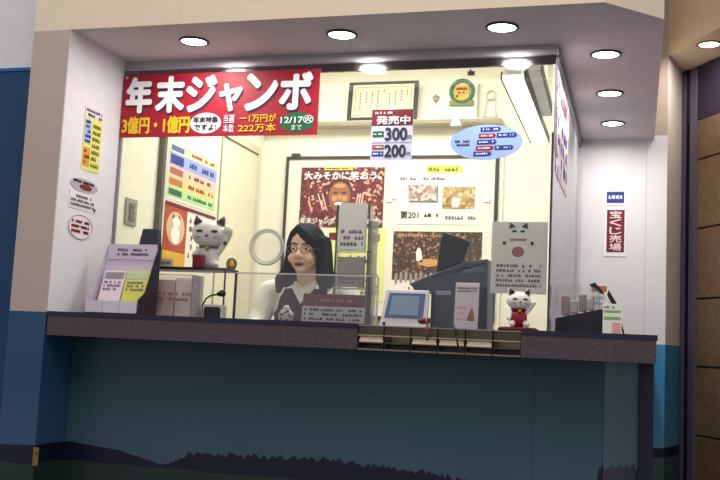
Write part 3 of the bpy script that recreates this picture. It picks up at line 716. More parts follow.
b.chain([(L_(0, HY-.078, 1.375), .008), (L_(0, HY-.096, 1.345), .013)]); b.ell(L_(.011, HY-.086, 1.341), .009); b.ell(L_(-.011, HY-.086, 1.341), .009)
for s_ in (-1, 1):
    b.ell(L_(s_*.074, HY+.012, 1.365), (.010, .022, .032))
    b.ell(L_(s_*.036, HY-.058, 1.335), (.026, .024, .024))
    b.chain([(L_(s_*.165, -.05, 1.18), .050), (L_(s_*.196, -.06, 1.175), .046), (L_(s_*.214, -.085, 1.10), .045), (L_(s_*.228, -.15, 1.0), .038), (L_(s_*.185, -.24, .998), .034), (L_(s_*.115, -.33, .995), .024)])
    hand(b, s_)
    b.chain([(L_(s_*.085, -.0, .67), .085), (L_(s_*.10, -.25, .66), .070), (L_(s_*.10, -.44, .63), .055), (L_(s_*.10, -.45, .42), .050), (L_(s_*.10, -.43, .20), .035)])
    b.chain([(L_(s_*.10, -.43, .165), .034), (L_(s_*.105, -.52, .155), .032), (L_(s_*.11, -.60, .148), .026)])
body = b.build('body', skin, pr, voxel=.0055, iters=3)
# blouse with sleeves, vest, collar, skirt
b = MB()
b.loft([(L_(0, 0, .70), .172, .127), (L_(0, 0, .84), .138, .103), (L_(0, -.02, .98), .158, .108), (L_(0, -.04, 1.10), .174, .108), (L_(0, -.05, 1.185), .152, .082), (L_(0, -.06, 1.222), .074, .062)])
for s_ in (-1, 1):
    b.chain([(L_(s_*.165, -.05, 1.19), .056), (L_(s_*.198, -.06, 1.185), .054), (L_(s_*.214, -.075, 1.13), .057), (L_(s_*.222, -.10, 1.06), .055), (L_(s_*.228, -.15, 1.005), .048), (L_(s_*.185, -.24, 1.003), .044), (L_(s_*.13, -.31, .999), .034)])
b.build('blouse', mat('white_blouse', (226, 226, 214), .8, bump=.05), pr, voxel=.006, iters=3)
b = MB()
b.loft([(L_(0, 0, .72), .182, .137), (L_(0, 0, .84), .148, .113), (L_(0, -.02, .98), .168, .118), (L_(0, -.04, 1.08), .170, .120), (L_(0, -.05, 1.15), .150, .105), (L_(0, -.055, 1.20), .125, .085)])
b.build('vest', mat('navy_vest', (22, 21, 42), .85, spec=.15), pr, voxel=.007, iters=3)
col2 = MB()
for s_ in (-1, 1):
    vs = [L_(0, -.164, 1.125), L_(s_*.055, -.135, 1.20), L_(s_*.05, -.115, 1.235), L_(s_*.0, -.15, 1.20)]
    A = [col2.bm.verts.new(v_+Vector((0, -.008, 0))) for v_ in vs]; B2 = [col2.bm.verts.new(v_+Vector((0, .02, 0))) for v_ in vs]
    col2.bm.faces.new(A); col2.bm.faces.new(B2)
    for i in range(4): col2.bm.faces.new((A[i], A[(i+1) % 4], B2[(i+1) % 4], B2[i]))
col2.build('collar', mat('white_collar', (214, 212, 204), .8), pr)
b = MB()
for s_ in (-1, 1): b.chain([(L_(s_*.085, -.0, .68), .097), (L_(s_*.10, -.25, .665), .082), (L_(s_*.10, -.42, .635), .067)])
b.ell(L_(0, 0, .67), (.18, .14, .08)); b.build('skirt', mat('navy_skirt', (30, 30, 50), .85), pr, voxel=.009)
for s_ in (-1, 1):
    MB().chain([(L_(s_*.10, -.42, .165), .040), (L_(s_*.105, -.52, .158), .038), (L_(s_*.11, -.61, .152), .031)]).build('shoe', black, pr, voxel=.006)
# hair
hair = mat('black_hair', (12, 10, 20), .62, spec=.08, noise=.2, scale=60)
b = MB()
b.ell(L_(0, HY+.030, 1.418), (.088, .098, .094))
b.chain([(L_(-.020, HY-.050, 1.478), .018), (L_(.024, HY-.066, 1.450), .017), (L_(.056, HY-.056, 1.415), .017), (L_(.074, HY-.036, 1.365), .017)])
b.chain([(L_(-.010, HY-.055, 1.470), .016), (L_(.004, HY-.072, 1.440), .012), (L_(.040, HY-.068, 1.410), .012)])
b.chain([(L_(-.020, HY-.050, 1.478), .016), (L_(-.050, HY-.045, 1.452), .015), (L_(-.072, HY-.025, 1.41), .014), (L_(-.078, HY-.012, 1.36), .014)])
for s_ in (-1, 1):
    g_ = .008 if s_ < 0 else 0
    b.chain([(L_(s_*(.080-g_), HY+.004, 1.42), .026-g_*.5), (L_(s_*(.086-g_), HY+.004, 1.35), .027-g_*.6), (L_(s_*(.093-g_), HY-.0, 1.285), .029-g_*.5), (L_(s_*.106, HY-.018, 1.235), .030), (L_(s_*.108, HY-.034, 1.185), .016)])
    b.chain([(L_(s_*.06, HY+.09, 1.42), .04), (L_(s_*.075, HY+.085, 1.32), .04), (L_(s_*.085, HY+.085, 1.22), .04), (L_(s_*.08, HY+.13, 1.16), .03)])
b.chain([(L_(0, HY+.10, 1.42), .05), (L_(0, HY+.10, 1.30), .05), (L_(0, HY+.13, 1.20), .05)])
b.build('hair', hair, pr, voxel=.005, iters=9)
# face details
for s_ in (-1, 1):
    MB().ell(L_(s_*.031, HY-.069, 1.377), (.0135, .008, .0038), 14).build('eye', mat('eye_white', (220, 214, 208), .3), pr, True)
    MB().ell(L_(s_*.031, HY-.075, 1.377), (.0065, .005, .0047), 12).build('iris', mat('dark_iris', (26, 18, 22), .2), pr, True)
    MB().chain([(L_(s_*.014, HY-.080, 1.398), .003), (L_(s_*.034, HY-.078, 1.403), .0035), (L_(s_*.052, HY-.066, 1.397), .0025)], 8).build('eyebrow', hair, pr, True)
MB().ell(L_(0, HY-.080, 1.306), (.025, .010, .0085), 16).build('mouth', mat('dark_lips', (120, 44, 50), .4), pr, True)
MB().ell(L_(0, HY-.087, 1.305), (.015, .006, .0028), 12).build('mouth_opening', mat('mouth_dark', (54, 18, 26), .5), pr, True)
gm = mat('spectacle_wire', (96, 84, 78), .3, .6)
b = MB()
for s_ in (-1, 1):
    b.ring(L_(s_*.033, HY-.090, 1.372), .021, .0016, 28, 6, Matrix.Diagonal((1.15, 1, .85, 1)))
    b.tube([L_(s_*.057, HY-.088, 1.378), L_(s_*.076, HY-.06, 1.378), L_(s_*.080, HY+.0, 1.375)], .0015, 6)
b.tube([L_(-.010, HY-.092, 1.374), L_(0, HY-.096, 1.377), L_(.010, HY-.092, 1.374)], .0016, 6); b.build('spectacles', gm, pr, True)
# her stool
stl = thing('stool', 'round stool under the seated woman', 'stool', (PX, PY+.02, .12))
MB().cone((0, 0, .395), (0, 0, .448), .17, .165, 28).build('seat', charcoal, stl, bevel=.01)
MB().cone((0, 0, .03), (0, 0, .395), .03, .03).build('column', steel, stl); MB().cone((0, 0, 0), (0, 0, .03), .21, .19, 28).build('foot', steel, stl)

# ------------------------------------------------------------------ cats
def cat_body(t, S, bodym):
    b = MB(); b.ell((0, 0, .30*S), (.26*S, .22*S, .32*S), 20); b.ell((-.16*S, -.12*S, .10*S), (.12*S, .16*S, .10*S)); b.ell((.16*S, -.12*S, .10*S), (.12*S, .16*S, .10*S))
    return b.build('body', bodym, t, voxel=.022*S, iters=3)
def cat_head(t, S, hz_, whitem, s_up):
    b = MB(); b.ell((0, -.03*S, hz_), (.30*S, .24*S, .23*S), 20)
    for s_ in (-1, 1): b.cone((s_*.17*S, -.01*S, hz_+.12*S), (s_*.235*S, 0, hz_+.31*S), .105*S, .03*S, 12)
    h_ = b.build('head', whitem, t, voxel=.02*S, iters=3)
    for s_ in (-1, 1):
        MB().cone((s_*.175*S, -.085*S, hz_+.16*S), (s_*.230*S, -.055*S, hz_+.295*S), .082*S, .02*S, 10).build('inner_ear', mat('dark_ear', (50, 30, 44), .5), h_, True)
        MB().ell((s_*.12*S, -.245*S, hz_+.03*S), (.062*S, .03*S, .026*S)).build('eye', ink, h_, True)
        for k in (-1, 1): MB().tube([(s_*.10*S, -.258*S, hz_-.07*S), (s_*.24*S, -.23*S, hz_-.07*S+k*.025*S)], .005*S, 6).build('whisker', inkgrey, h_, True)
    MB().ell((0, -.27*S, hz_-.045*S), (.03*S, .02*S, .02*S)).build('nose', mat('cat_nose', (120, 40, 50), .4), h_, True)
    return h_
porc = mat('white_porcelain', (236, 230, 222), .25)
# big cat on the riser shelf
Yc = .60
a, b_ = span(150, 275, 240, 262, Yc)
z_sh = at_y(205, 268.5, Yc-.08).z
rs = thing('riser_shelf', 'dark thin riser shelf carrying the large white cat, behind the glass', 'shelf', ((a.x+b_.x)/2, Yc, ZC))
# stands on the stone top that reaches to y=.60, so keep it shallow
W3 = (b_.x-a.x)/2; rs.location.y = .525
MB().box(-W3, W3, -.066, .07, z_sh-ZC-.012, z_sh-ZC).build('shelf_board', mat('shelf_dark', (54, 46, 62), .4), rs, bevel=.002)
for x in (-W3+.004, W3-.010): MB().box(x, x+.004, -.06, .07 if x < 0 else -.05, 0, z_sh-ZC-.012).build('upright', acryl if x < 0 else black, rs)
c = at_y(208, 268, .53); S = .185
ct1 = thing('lucky_cat_figurine', 'large white beckoning cat figurine with raised paw on the dark shelf', 'figurine', (c.x, .53, z_sh), math.radians(12))
cat_body(ct1, S, porc); cat_head(ct1, S*1.42, .80*S, porc, 1)
MB().chain([((.24*S, -.06*S, .38*S), .075*S), ((.37*S, -.10*S, .58*S), .075*S), ((.46*S, -.13*S, .80*S), .095*S), ((.46*S, -.17*S, .90*S), .115*S)]).build('raised_paw', porc, ct1, voxel=.02*S)
MB().chain([((-.22*S, -.12*S, .40*S), .08*S), ((-.28*S, -.22*S, .28*S), .08*S)]).build('lower_paw', porc, ct1, voxel=.02*S)
MB().ring((0, -.01*S, .50*S), .215*S, .035*S, 32, 8, Matrix.Rotation(PI/2, 4, 'X') @ Matrix.Diagonal((1, 1, .9, 1))).build('collar', mat('cat_collar', (90, 76, 40), .5), ct1, True)
MB().ell((0, -.245*S, .46*S), .055*S).build('bell', gold, ct1, True)
MB().box(-.30*S, -.02*S, -.34*S, -.23*S, .0, .30*S).build('red_tablet', mat('cat_red', (150, 26, 44), .5), ct1, bevel=.004)
MB().ell((.40*S, -.175*S, .60*S), (.045*S, .03*S, .05*S)).build('paw_mark', ink, ct1, True)
# gold coin by the cat
c = at_y(230, 268, .53)
g_ = thing('gold_bell', 'small gold dome ornament at the right foot of the large cat', 'ornament', (c.x+.006, .53, z_sh))
MB().loft([((0, 0, 0), .020, .012), ((0, 0, .016), .021, .012), ((0, 0, .034), .016, .010), ((0, 0, .045), .006, .005)]).build('dome', gold, g_, True); MB().ring((0, -.001, .022), .024, .0035, 28, 8, Matrix.Diagonal((.9, 1, 1, 1))).build('rim', ink, g_, True)
c = at_y(164, 269, .48)
cdn = panel('small_card', .085, .034, .002, offwhite, 'small white card with pink print at the left end of the dark cat shelf', 'card', (c.x, .472, z_sh+.0005))
strokes(cdn, -.03, .035, .008, .026, mat('rose_ink', (170, 110, 110), .6), 1, 131)
# papers in acrylic box under the shelf
pl_ = at_y(150, 312, .47); pr_ = at_y(206, 312, .47)
bw_ = pr_.x-pl_.x
ab = thing('acrylic_box', 'clear acrylic box of pink slips under the shelf with the large cat', 'box', ((pl_.x+pr_.x)/2+.022, YG-.115, ZC))
hb = at_y(180, 275, YG-.13).z-ZC
for q in ((-bw_/2, bw_/2, -.055, -.051, 0, hb), (-bw_/2, -bw_/2+.004, -.051, .055, 0, hb), (-bw_/2, bw_/2, .055, .059, 0, hb)):
    MB().box(*q).build('wall_panel', acryl, ab)
MB().box(-bw_/2, bw_/2, -.058, -.050, hb-.004, hb).build('top_edge', acryl_edge, ab); MB().box(bw_/2-.003, bw_/2, -.051, .055, 0, hb).build('end_panel', acryl_edge, ab); MB().box(-bw_/2+.004, bw_/2-.004, -.05, .054, 0, .004).build('base', acryl_edge, ab)
for k in range(3):
    x = -bw_/2+.012+k*(bw_-.02)/3; ww = (bw_-.02)/3-.006
    s_ = MB().box(0, ww, -.02, .02, 0, hb*(.90-.05*(k % 2))).build('slip_stack', mat('pink_slip%d' % k, [(222, 196, 190), (214, 180, 176), (226, 204, 196)][k], .7))
    s_.location = ((pl_.x+pr_.x)/2+.022+x, YG-.115, ZC+.0045)
    tag(s_, 'stack of pink slips in the acrylic box, '+('nearest the leaflet rack', 'middle of the three', 'nearest the microphone')[k], 'paper', 'pink slips in the acrylic box')
    strokes(s_, .004, ww-.004, hb*.35, hb*.6, mat('rose_ink', (170, 110, 110), .6), 2, 80+k).location = (0, -.0202, 0)
# microphone
c = at_y(213, 318, YG-.09)
mc = thing('microphone', 'black gooseneck microphone on a square speaker box under the cat shelf', 'microphone', (c.x, YG-.08, ZC))
MB().box(-.044, .044, -.022, .022, 0, .062).build('case', mat('mic_grey', (186, 184, 170), .4), mc, bevel=.004)
MB().prism([(-.030, .004), (.030, .004), (.036, .012), (.036, .044), (.030, .052), (-.030, .052), (-.036, .044), (-.036, .012)], -.026, -.0215).build('speaker_grille', black, mc)
MB().tube([(-.049, -.005, .0), (-.049, -.01, .06), (-.033, -.018, .085), (-.01, -.024, .098), (.025, -.03, .104)], .0035).build('gooseneck', black, mc, True)
MB().chain([((.028, -.03, .105), .010), ((.045, -.033, .108), .015)]).build('mic_head', black, mc, voxel=.002)
# dark device at left
c = at_y(150, 262, .56)
dv = thing('card_reader', 'black tilted device behind the leaflet rack by the left wall', 'machine', (at_y(148, 262, .41).x, .411, ZC))
zt = at_y(150, 229, .40).z-ZC; zm = at_y(150, 248, .40).z-ZC
MB().prism([(-.045, zm-.005), (.05, zm-.005), (.043, zt), (-.026, zt)], -.02, .02).build('head', charcoal, dv, bevel=.004)
MB().prism([(-.008, .01), (.04, .01), (.036, zm), (.0, zm)], -.012, .015).build('neck', charcoal, dv); MB().box(-.03, .045, -.025, .025, 0, .012).build('foot', charcoal, dv)
# low acrylic screen in front of the woman
a, b_ = span(233, 318, 378, 274, YG-.03)
ls = thing('acrylic_screen', 'low clear acrylic screen standing on the counter before the woman', 'screen', ((a.x+b_.x)/2, YG-.028, ZC))
W4 = (b_.x-a.x)/2; HS = at_y(300, 275, YG-.03).z-ZC
MB().box(-W4, W4, 0, .004, .002, HS).build('pane', acryl, ls); MB().box(-W4, W4, -.002, .012, HS, HS+.006).build('top_edge', acryl_edge, ls)
for s_ in (-1, 1): MB().box(s_*W4-.003, s_*W4+.003, -.003, .012, 0, HS).build('end_strip', mat('end_strip_dark', (50, 46, 56), .4) if s_ < 0 else acryl_edge, ls)
MB().box(-W4, W4, -.006, .014, 0, .004).build('foot_rail', black, ls)

# small patterned plush by the sign
c = at_y(288, 318, .50)
pz = thing('dotted_pouch', 'small round white pouch with black dots before the woman', 'pouch', (c.x, .475, ZC))
MB().ell((0, 0, .031), (.034, .02, .031), 18).ell((0, 0, .064), (.016, .012, .012), 12).build('pouch', mat('pouch_white', (224, 220, 214), .8), pz, voxel=.003)
r_ = random.Random(3); dots = MB()
for i in range(16):
    a_, z_ = r_.uniform(-1.1, 1.1), r_.uniform(-.75, .8); k = math.sqrt(1-z_*z_); dots.ell((.0345*k*math.sin(a_), -.0205*k*math.cos(a_), .031+.0315*z_), .0046, 8)
dots.build('dots', ink, pz, True)

# red headed notice
a, b_ = span(302, 322, 366, 295, .49); w = b_.x-a.x; h = b_.z-ZC
nt_ = thing('counter_notice', 'low white notice with maroon heading standing before the woman', 'notice', ((a.x+b_.x)/2, .475, ZC))
q = panel('board', w, h, .003, mat('notice_white', (222, 216, 220), .6), None, None, (0, 0, 0)); q.parent = nt_; q.rotation_euler = (math.radians(-8), 0, 0)
rect(q, 'heading_strip', -w/2, w/2, h*.60, h, darkred); strokes(q, -w*.28, w*.30, h*.72, h*.86, mat('pale_red', (224, 120, 110), .6), 1, 91, 3)
strokes(q, -w*.46, w*.46, h*.12, h*.56, ink, 3, 92)
MB().prism([(.006, 0), (.03, 0), (.012, h*.7)], -.02, .02, 'x').build('strut', acryl_edge, nt_)

# ------------------------------------------------------------------ clear rack of papers behind the screen
a, b_ = span(335, 320, 379, 204, .57); w = b_.x-a.x; hR = b_.z-ZC
pk = thing('paper_rack', 'tall clear acrylic rack of grey papers to the right of the woman', 'rack', ((a.x+b_.x)/2, .555, ZC)); 
for q in ((-w/2, -w/2+.004), (w*.36-.004, w*.36)): MB().box(q[0], q[1], -.035, .035, 0, hR*.98).build('side', acryl, pk)
MB().box(-w/2, w*.36, .035, .038, 0, hR).build('back', acryl, pk)
for k, z in enumerate((.03, .30, .60)): MB().box(-w/2, w*.36, -.035, .035, hR*z, hR*z+.004).build('tier', acryl_edge, pk)
MB().box(w*.30, w/2, .02, .024, 0, hR*.86).build('side_sheet', acryl_edge, pk); MB().box(w*.36, w/2, -.02, .02, 0, hR*.42).build('side_pocket', acryl, pk)
for k, (z0_, z1_, c_) in enumerate(((.61, .99, (246, 242, 238)), (.31, .55, (166, 162, 152)), (.04, .24, (220, 216, 206)))):
    pa_ = MB().box(-w*.46, w*.22, -.012, .012, 0, hR*(z1_-z0_)).build('paper_stack', mat('paper_grey%d' % k, c_, .7))
    pa_.location = (pk.location.x, .555, ZC+hR*z0_+.0045)
    tag(pa_, ('pale papers in the top tier of the clear rack', 'dark grey papers in the middle tier of the clear rack', 'pale papers in the bottom tier of the clear rack')[k], 'paper', 'papers in the clear rack')
    strokes(pa_, -w*.40, w*.18, .01, hR*(z1_-z0_)*.45, inkgrey, 3, 95+k).location = (0, -.0122, 0)

# ------------------------------------------------------------------ customer display
a, b_ = span(381, 323, 429, 292, .40); w = b_.x-a.x; h = b_.z-ZC
cdp = thing('customer_display', 'white customer display with grey-blue screen on the counter', 'screen', ((a.x+b_.x)/2, .375, ZC))
Mt = Matrix.Rotation(math.radians(-14), 4, 'X')
MB().prism([(-w/2, 0), (w/2, 0), (w/2+.004, h*1.03), (-w/2+.022, h*1.03)], 0, .022).build('case', mat('case_white', (226, 222, 218), .4), cdp, bevel=.003)
MB().prism([(-w*.40, h*.26), (w*.42, h*.26), (w*.46, h*.94), (-w*.30, h*.94)], -.003, .004).build('screen', mat('display_screen', (84, 100, 136), .25, emit=.15), cdp)
MB().prism([(-w*.30, h*.34), (w*.32, h*.34), (w*.34, h*.86), (-w*.24, h*.86)], -.0045, .004).build('lit_field', mat('display_field', (118, 134, 152), .25, emit=.18), cdp)
MB().cone((-w*.40, -.003, h*.10), (-w*.40, .004, h*.10), .006, .006).build('button', black, cdp)
MB().box(-w*.3, w*.3, .022, .055, 0, .012).build('foot', mat('case_white', (226, 222, 218), .4), cdp)

# ------------------------------------------------------------------ lottery terminal
Yt = .66
def tx(u, v): q = at_y(u, v, Yt); return q
navyg = mat('terminal_blue_grey', (66, 70, 92), .45)
o_ = tx(452, 320)
tm = thing('ticket_terminal', 'large blue-grey ticket terminal with sloping top on the inner worktop', 'machine', (o_.x, Yt, .9615))
def tl(u, v): q = tx(u, v); return (q.x-o_.x, q.z-.96)
prof = [tl(409, 284), tl(428, 276), tl(446, 269), tl(464, 262), tl(488, 259), (tl(488, 300)[0], 0), (tl(431, 300)[0], 0), tl(431, 292), tl(416, 291.5)]
MB().prism(prof, 0, .18).build('case', navyg, tm, bevel=.006)
MB().prism([tl(436, 295.5), tl(451, 295.5), tl(451, 291), tl(436, 291)], -.004, .003).build('slot_strip', mat('slot_lilac', (150, 146, 170), .4), tm)
MB().prism([tl(462, 268), tl(484, 266), tl(484, 272), tl(462, 274)], -.003, .003).build('badge', mat('badge_grey', (92, 96, 116), .4), tm)
MB().prism([tl(432, 276), tl(487, 262), tl(487, 264), tl(432, 278.5)], -.003, .003).build('seam', mat('terminal_dark', (44, 46, 66), .4), tm)
# monitor on it
mo = thing('monitor', 'black tilted monitor standing on top of the blue-grey terminal', 'monitor', (o_.x, Yt+.05, .9625))
MB().prism([tl(434, 273.2), tl(461, 262.6), tl(469.5, 241), tl(441, 231)], -.02, .025).build('housing', mat('monitor_black', (28, 28, 38), .4), mo, bevel=.006)
MB().prism([tl(438, 270), tl(459, 262), tl(466, 242.5), tl(443, 235)], -.0235, -.019).build('screen', mat('monitor_screen', (20, 26, 30), .5), mo)
MB().prism([tl(446, 268.8), tl(452, 266.4), tl(451, 262), tl(446, 264)], .0, .03).build('neck', black, mo)

# ------------------------------------------------------------------ card in a stand
a, b_ = span(453, 323, 480, 281, .33); w = b_.x-a.x; h = b_.z-ZC
cs = thing('card_stand', 'upright white card in clear stand in front of the terminal', 'card stand', ((a.x+b_.x)/2, .325, ZC))
q = panel('card', w*.92, h*.94, .002, mat('card_white', (218, 208, 212), .6), None, None, (0, 0, .005)); q.parent = cs; q.rotation_euler = (math.radians(-6), 0, 0)
strokes(q, -w*.38, w*.38, h*.74, h*.86, inkgrey, 2, 101); patch(q, 'red_picture', [(w*.02, h*.16), (w*.34, h*.16), (w*.30, h*.30), (w*.22, h*.44), (w*.12, h*.32)], mat('print_rust', (150, 80, 74), .6))
strokes(q, -w*.38, 0, h*.15, h*.5, mat('printed_pink', (230, 190, 180), .6), 3, 102)
MB().box(-w/2, w/2, -.004, -.002, .0, h*.98).build('front_sheet', acryl, cs).rotation_euler = (math.radians(-6), 0, 0); MB().box(-w/2, w/2, -.004, .05, 0, .004).build('foot', acryl_edge, cs)

# ------------------------------------------------------------------ cat poster inside the glass at the right
a, b_ = span(490, 293, 548, 222, YG+.008); w = b_.x-a.x; h = b_.z-a.z
cp = panel('cat_notice', w, h, .0015, mat('grey_white_paper', (236, 232, 226), .6), 'grey-white notice with a lucky cat picture and grey text inside the glass', 'notice', ((a.x+b_.x)/2, YG+.0105, a.z))
hx, hz2 = -w*.02, h*.86
patch(cp, 'cat_body', oval(hx, h*.62, w*.17, h*.14), white, 1); patch(cp, 'cat_head', oval(hx, hz2-.01, w*.17, h*.09), white, 2)
for s_ in (-1, 1):
    patch(cp, 'cat_ear', [(hx+s_*w*.05, h*.93), (hx+s_*w*.17, h*.90), (hx+s_*w*.15, h*.99)], charcoal, 2); patch(cp, 'cat_eye', oval(hx+s_*w*.075, h*.865, w*.045, h*.016), ink, 3)
    patch(cp, 'cat_spot', oval(hx+s_*w*.25, h*.70, w*.03, h*.025), ink, 3)
rect(cp, 'cat_collar', hx-w*.14, hx+w*.14, h*.735, h*.765, brass, 3); patch(cp, 'cat_bib', oval(hx, h*.58, w*.11, h*.075), mat('print_rose', (170, 110, 104), .6), 2)
strokes(cp, -w*.40, w*.40, h*.08, h*.42, inkgrey, 5, 105)

# ------------------------------------------------------------------ small cat figurine on the outer counter
c = at_y(518, 326, .20); S = .118
c2 = thing('lucky_cat_figurine', 'small white cat figurine in red coat on a red cushion, outside the glass', 'figurine', (c.x, .20, ZC), math.radians(16))
lac = mat('red_lacquer', (150, 20, 36), .3)
MB().loft([((0, 0, 0), .070, .045), ((0, 0, .008), .074, .048), ((0, 0, .014), .062, .040)]).build('cushion', mat('cushion_red', (104, 22, 34), .7), c2, True)
k_ = bpy.data.objects.new('x', None); bpy.data.objects.remove(k_)
b = MB(); b.ell((0, 0, .012+.30*S), (.27*S, .22*S, .32*S), 18); b.build('coat', lac, c2, True)
for s_ in (-1, 1): MB().chain([((s_*.2*S, -.13*S, .014+.11*S), .10*S), ((s_*.22*S, -.25*S, .014+.09*S), .09*S)]).build('foot', porc, c2, voxel=.002)
hh_ = cat_head(c2, S*1.25, .014+.80*S, porc, 1)
MB().ring((0, -.01*S, .012+.55*S), .21*S, .035*S, 28, 8, Matrix.Rotation(PI/2, 4, 'X')).build('collar', darkred, c2, True); MB().ell((0, -.24*S, .012+.50*S), .055*S).build('bell', gold, c2, True)
MB().chain([((.22*S, -.04*S, .012+.46*S), .07*S), ((.34*S, -.08*S, .012+.60*S), .07*S), ((.42*S, -.12*S, .012+.76*S), .085*S)]).build('raised_paw', porc, c2, voxel=.002)
MB().chain([((-.25*S, -.08*S, .012+.42*S), .07*S), ((-.31*S, -.15*S, .012+.28*S), .075*S)]).build('lower_paw', porc, c2, voxel=.002)

# ------------------------------------------------------------------ ticket trays in the counter notch
tw = (x1n-x0n)/6
wood = mat('ticket_bundle', (240, 222, 188), .6)
def tray():
    t = thing('ticket_tray', '', 'tray')
    MB().box(-tw/2+.002, tw/2-.002, .10, .104, .0, .085).build('back_panel', mat('tray_olive', (112, 104, 82), .5), t)
    MB().box(-tw/2+.002, tw/2-.002, .0, .003, .053, .085).build('front_panel', acryl_amber, t)
    for s_ in (-1, 1): MB().box(s_*(tw/2-.003)-.001, s_*(tw/2-.003)+.001, .003, .10, .0, .085).build('side_wall', acryl_amber, t)
    MB().box(-tw/2+.002, tw/2-.002, .004, .10, .024, .028).build('shelf_plate', mat('tray_dark', (70, 64, 56), .5), t)
    MB().box(-tw/2+.002, tw/2-.002, -.003, .003, .0, .006).build('bottom_lip', mat('lip_olive', (120, 112, 90), .4), t)
    MB().box(-tw/2+.002, tw/2-.002, -.004, .003, .050, .054).build('front_lip', mat('lip_pale', (170, 158, 120), .4), t)
    MB().box(-tw/2+.002, tw/2-.002, -.004, .004, .084, .088).build('top_lip', mat('lip_steel', (150, 146, 136), .35, .4), t)
    MB().box(-tw/2+.004, tw/2-.004, .05, .098, .001, .020).build('dark_well', black, t)
    return t
def bundle(m):
    o = MB().box(-tw*.45, tw*.45, .006, .085, 0, .007).box(-tw*.43, tw*.43, .009, .085, .0075, .018).build('ticket_bundle', m); return o
t0 = tray(); bun0 = bundle(wood)
names_ = ['first from the left', 'second from the left', 'third from the left', 'third from the right', 'second from the right', 'nearest the small cat']
for i in range(6):
    t = t0 if i == 0 else copy_tree(t0)
    t.location = (x0n+tw*(i+.5), .012, .928); t['label'] = 'smoked clear ticket tray in the counter edge, '+names_[i]; t['group'] = 'ticket trays in the counter edge'
    if i in (0, 2, 3, 4):
        bb = bun0 if i == 0 else bun0.copy()
        if i: COL.objects.link(bb)
        bb.location = (x0n+tw*(i+.5), .010, .928+.029); tag(bb, 'tan bundle of tickets in the counter-edge tray, '+names_[i], 'tickets', 'ticket bundles in the trays')
# red pen on a cord, black pen on a cord
c = at_y(424, 330, -.004)
rp = thing('red_pen', 'red pen hanging over the counter edge by the display', 'pen', (c.x, -.016, ZC))
MB().tube([(-.012, .05, .018), (0, .02, .022), (.012, .004, .006), (.016, -.002, -.05)], .004).build('barrel', mat('pen_red', (112, 30, 40), .4), rp, True)
MB().ell((-.012, .05, .018), (.02, .012, .012)).build('holder', mat('pen_red', (112, 30, 40), .4), rp, True)
c = at_y(456, 330, -.004)
bp_ = thing('black_pen', 'black pen on a cord hanging over the counter edge below the card stand', 'pen', (c.x, -.016, ZC))
MB().tube([(-.018, .06, .004), (-.008, .012, .006), (.004, .0, -.03), (.012, .002, -.07)], .0035).build('barrel', black, bp_, True)
MB().tube([(.012, .002, -.07), (.03, .004, -.085), (.055, .006, -.085)], .0018).build('cord', charcoal, bp_, True)

# ------------------------------------------------------------------ leaflet rack at the left
pl_ = at_y(85, 308, .10); pr_ = at_y(137, 308, .10); w = pr_.x-pl_.x
lr = thing('leaflet_rack', 'black and lilac leaflet rack at the left end of the counter', 'rack', ((pl_.x+pr_.x)/2, .10, ZC))
zt = at_y(125, 245, .24).z-ZC
blk = mat('rack_black', (36, 32, 44), .45)
prof = [(.0, 0), (.15, 0), (.16, zt), (.14, zt), (.05, .09), (.0, .06)]
for s_, m_ in ((-1, mat('rack_lilac', (186, 174, 192), .6)), (1, blk)): MB().prism(prof, s_*(w/2+.002)-.002, s_*(w/2+.002)+.002, 'x').build('side', m_, lr)
MB().prism([(.150, 0), (.160, zt), (.154, zt), (.144, 0)], -w/2, w/2, 'x').build('back', blk, lr)
MB().prism([(.070, .006), (.140, zt-.03), (.143, zt-.03), (.073, .006)], -w/2+.001, w/2-.001, 'x').build('sloping_board', mat('rack_lilac', (186, 174, 192), .6), lr)
MB().box(-w/2, w/2, 0, .15, 0, .006).build('base', blk, lr)
for k in range(3):
    x = -w/2+.002+k*(w-.004)/3; MB().box(x+.001, x+(w-.004)/3-.001, -.002, .004, .006, .052).build('pocket', lav, lr)
hd = panel('header_card', w*.96, .062, .002, mat('header_lilac', (212, 200, 216), .6), None, None, (.006, .128, zt-.060)); hd.parent = lr
strokes(hd, -w*.3, w*.36, .012, .048, mat('lilac_ink', (96, 84, 120), .6), 2, 111)
def leaf(nm, x, w_, h_, m, m2, label, y):
    o = MB().box(-w_/2, w_/2, 0, .01, 0, h_).build(nm, m); o.location = (lr.location.x+x, lr.location.y+y, ZC+.012); o.rotation_euler = (math.radians(-20), 0, 0)
    tag(o, label, 'leaflet', 'leaflets in the left rack'); rect(o, 'heading', -w_*.44, w_*.44, h_*.80, h_*.96, m2); strokes(o, -w_*.4, w_*.4, h_*.5, h_*.76, inkgrey, 3, 112+int(x*100)); return o
leaf('leaflet', -w*.22, w*.42, .178, mat('leaflet_pink', (222, 206, 212), .6), mat('heading_grey', (140, 134, 140), .6), 'pale pink leaflets in the left pocket of the left rack', .045)
leaf('leaflet', w*.24, w*.44, .178, mat('leaflet_lime', (206, 206, 90), .6), mat('heading_green', (176, 196, 170), .6), 'lime green leaflets in the right pocket of the left rack', .045)

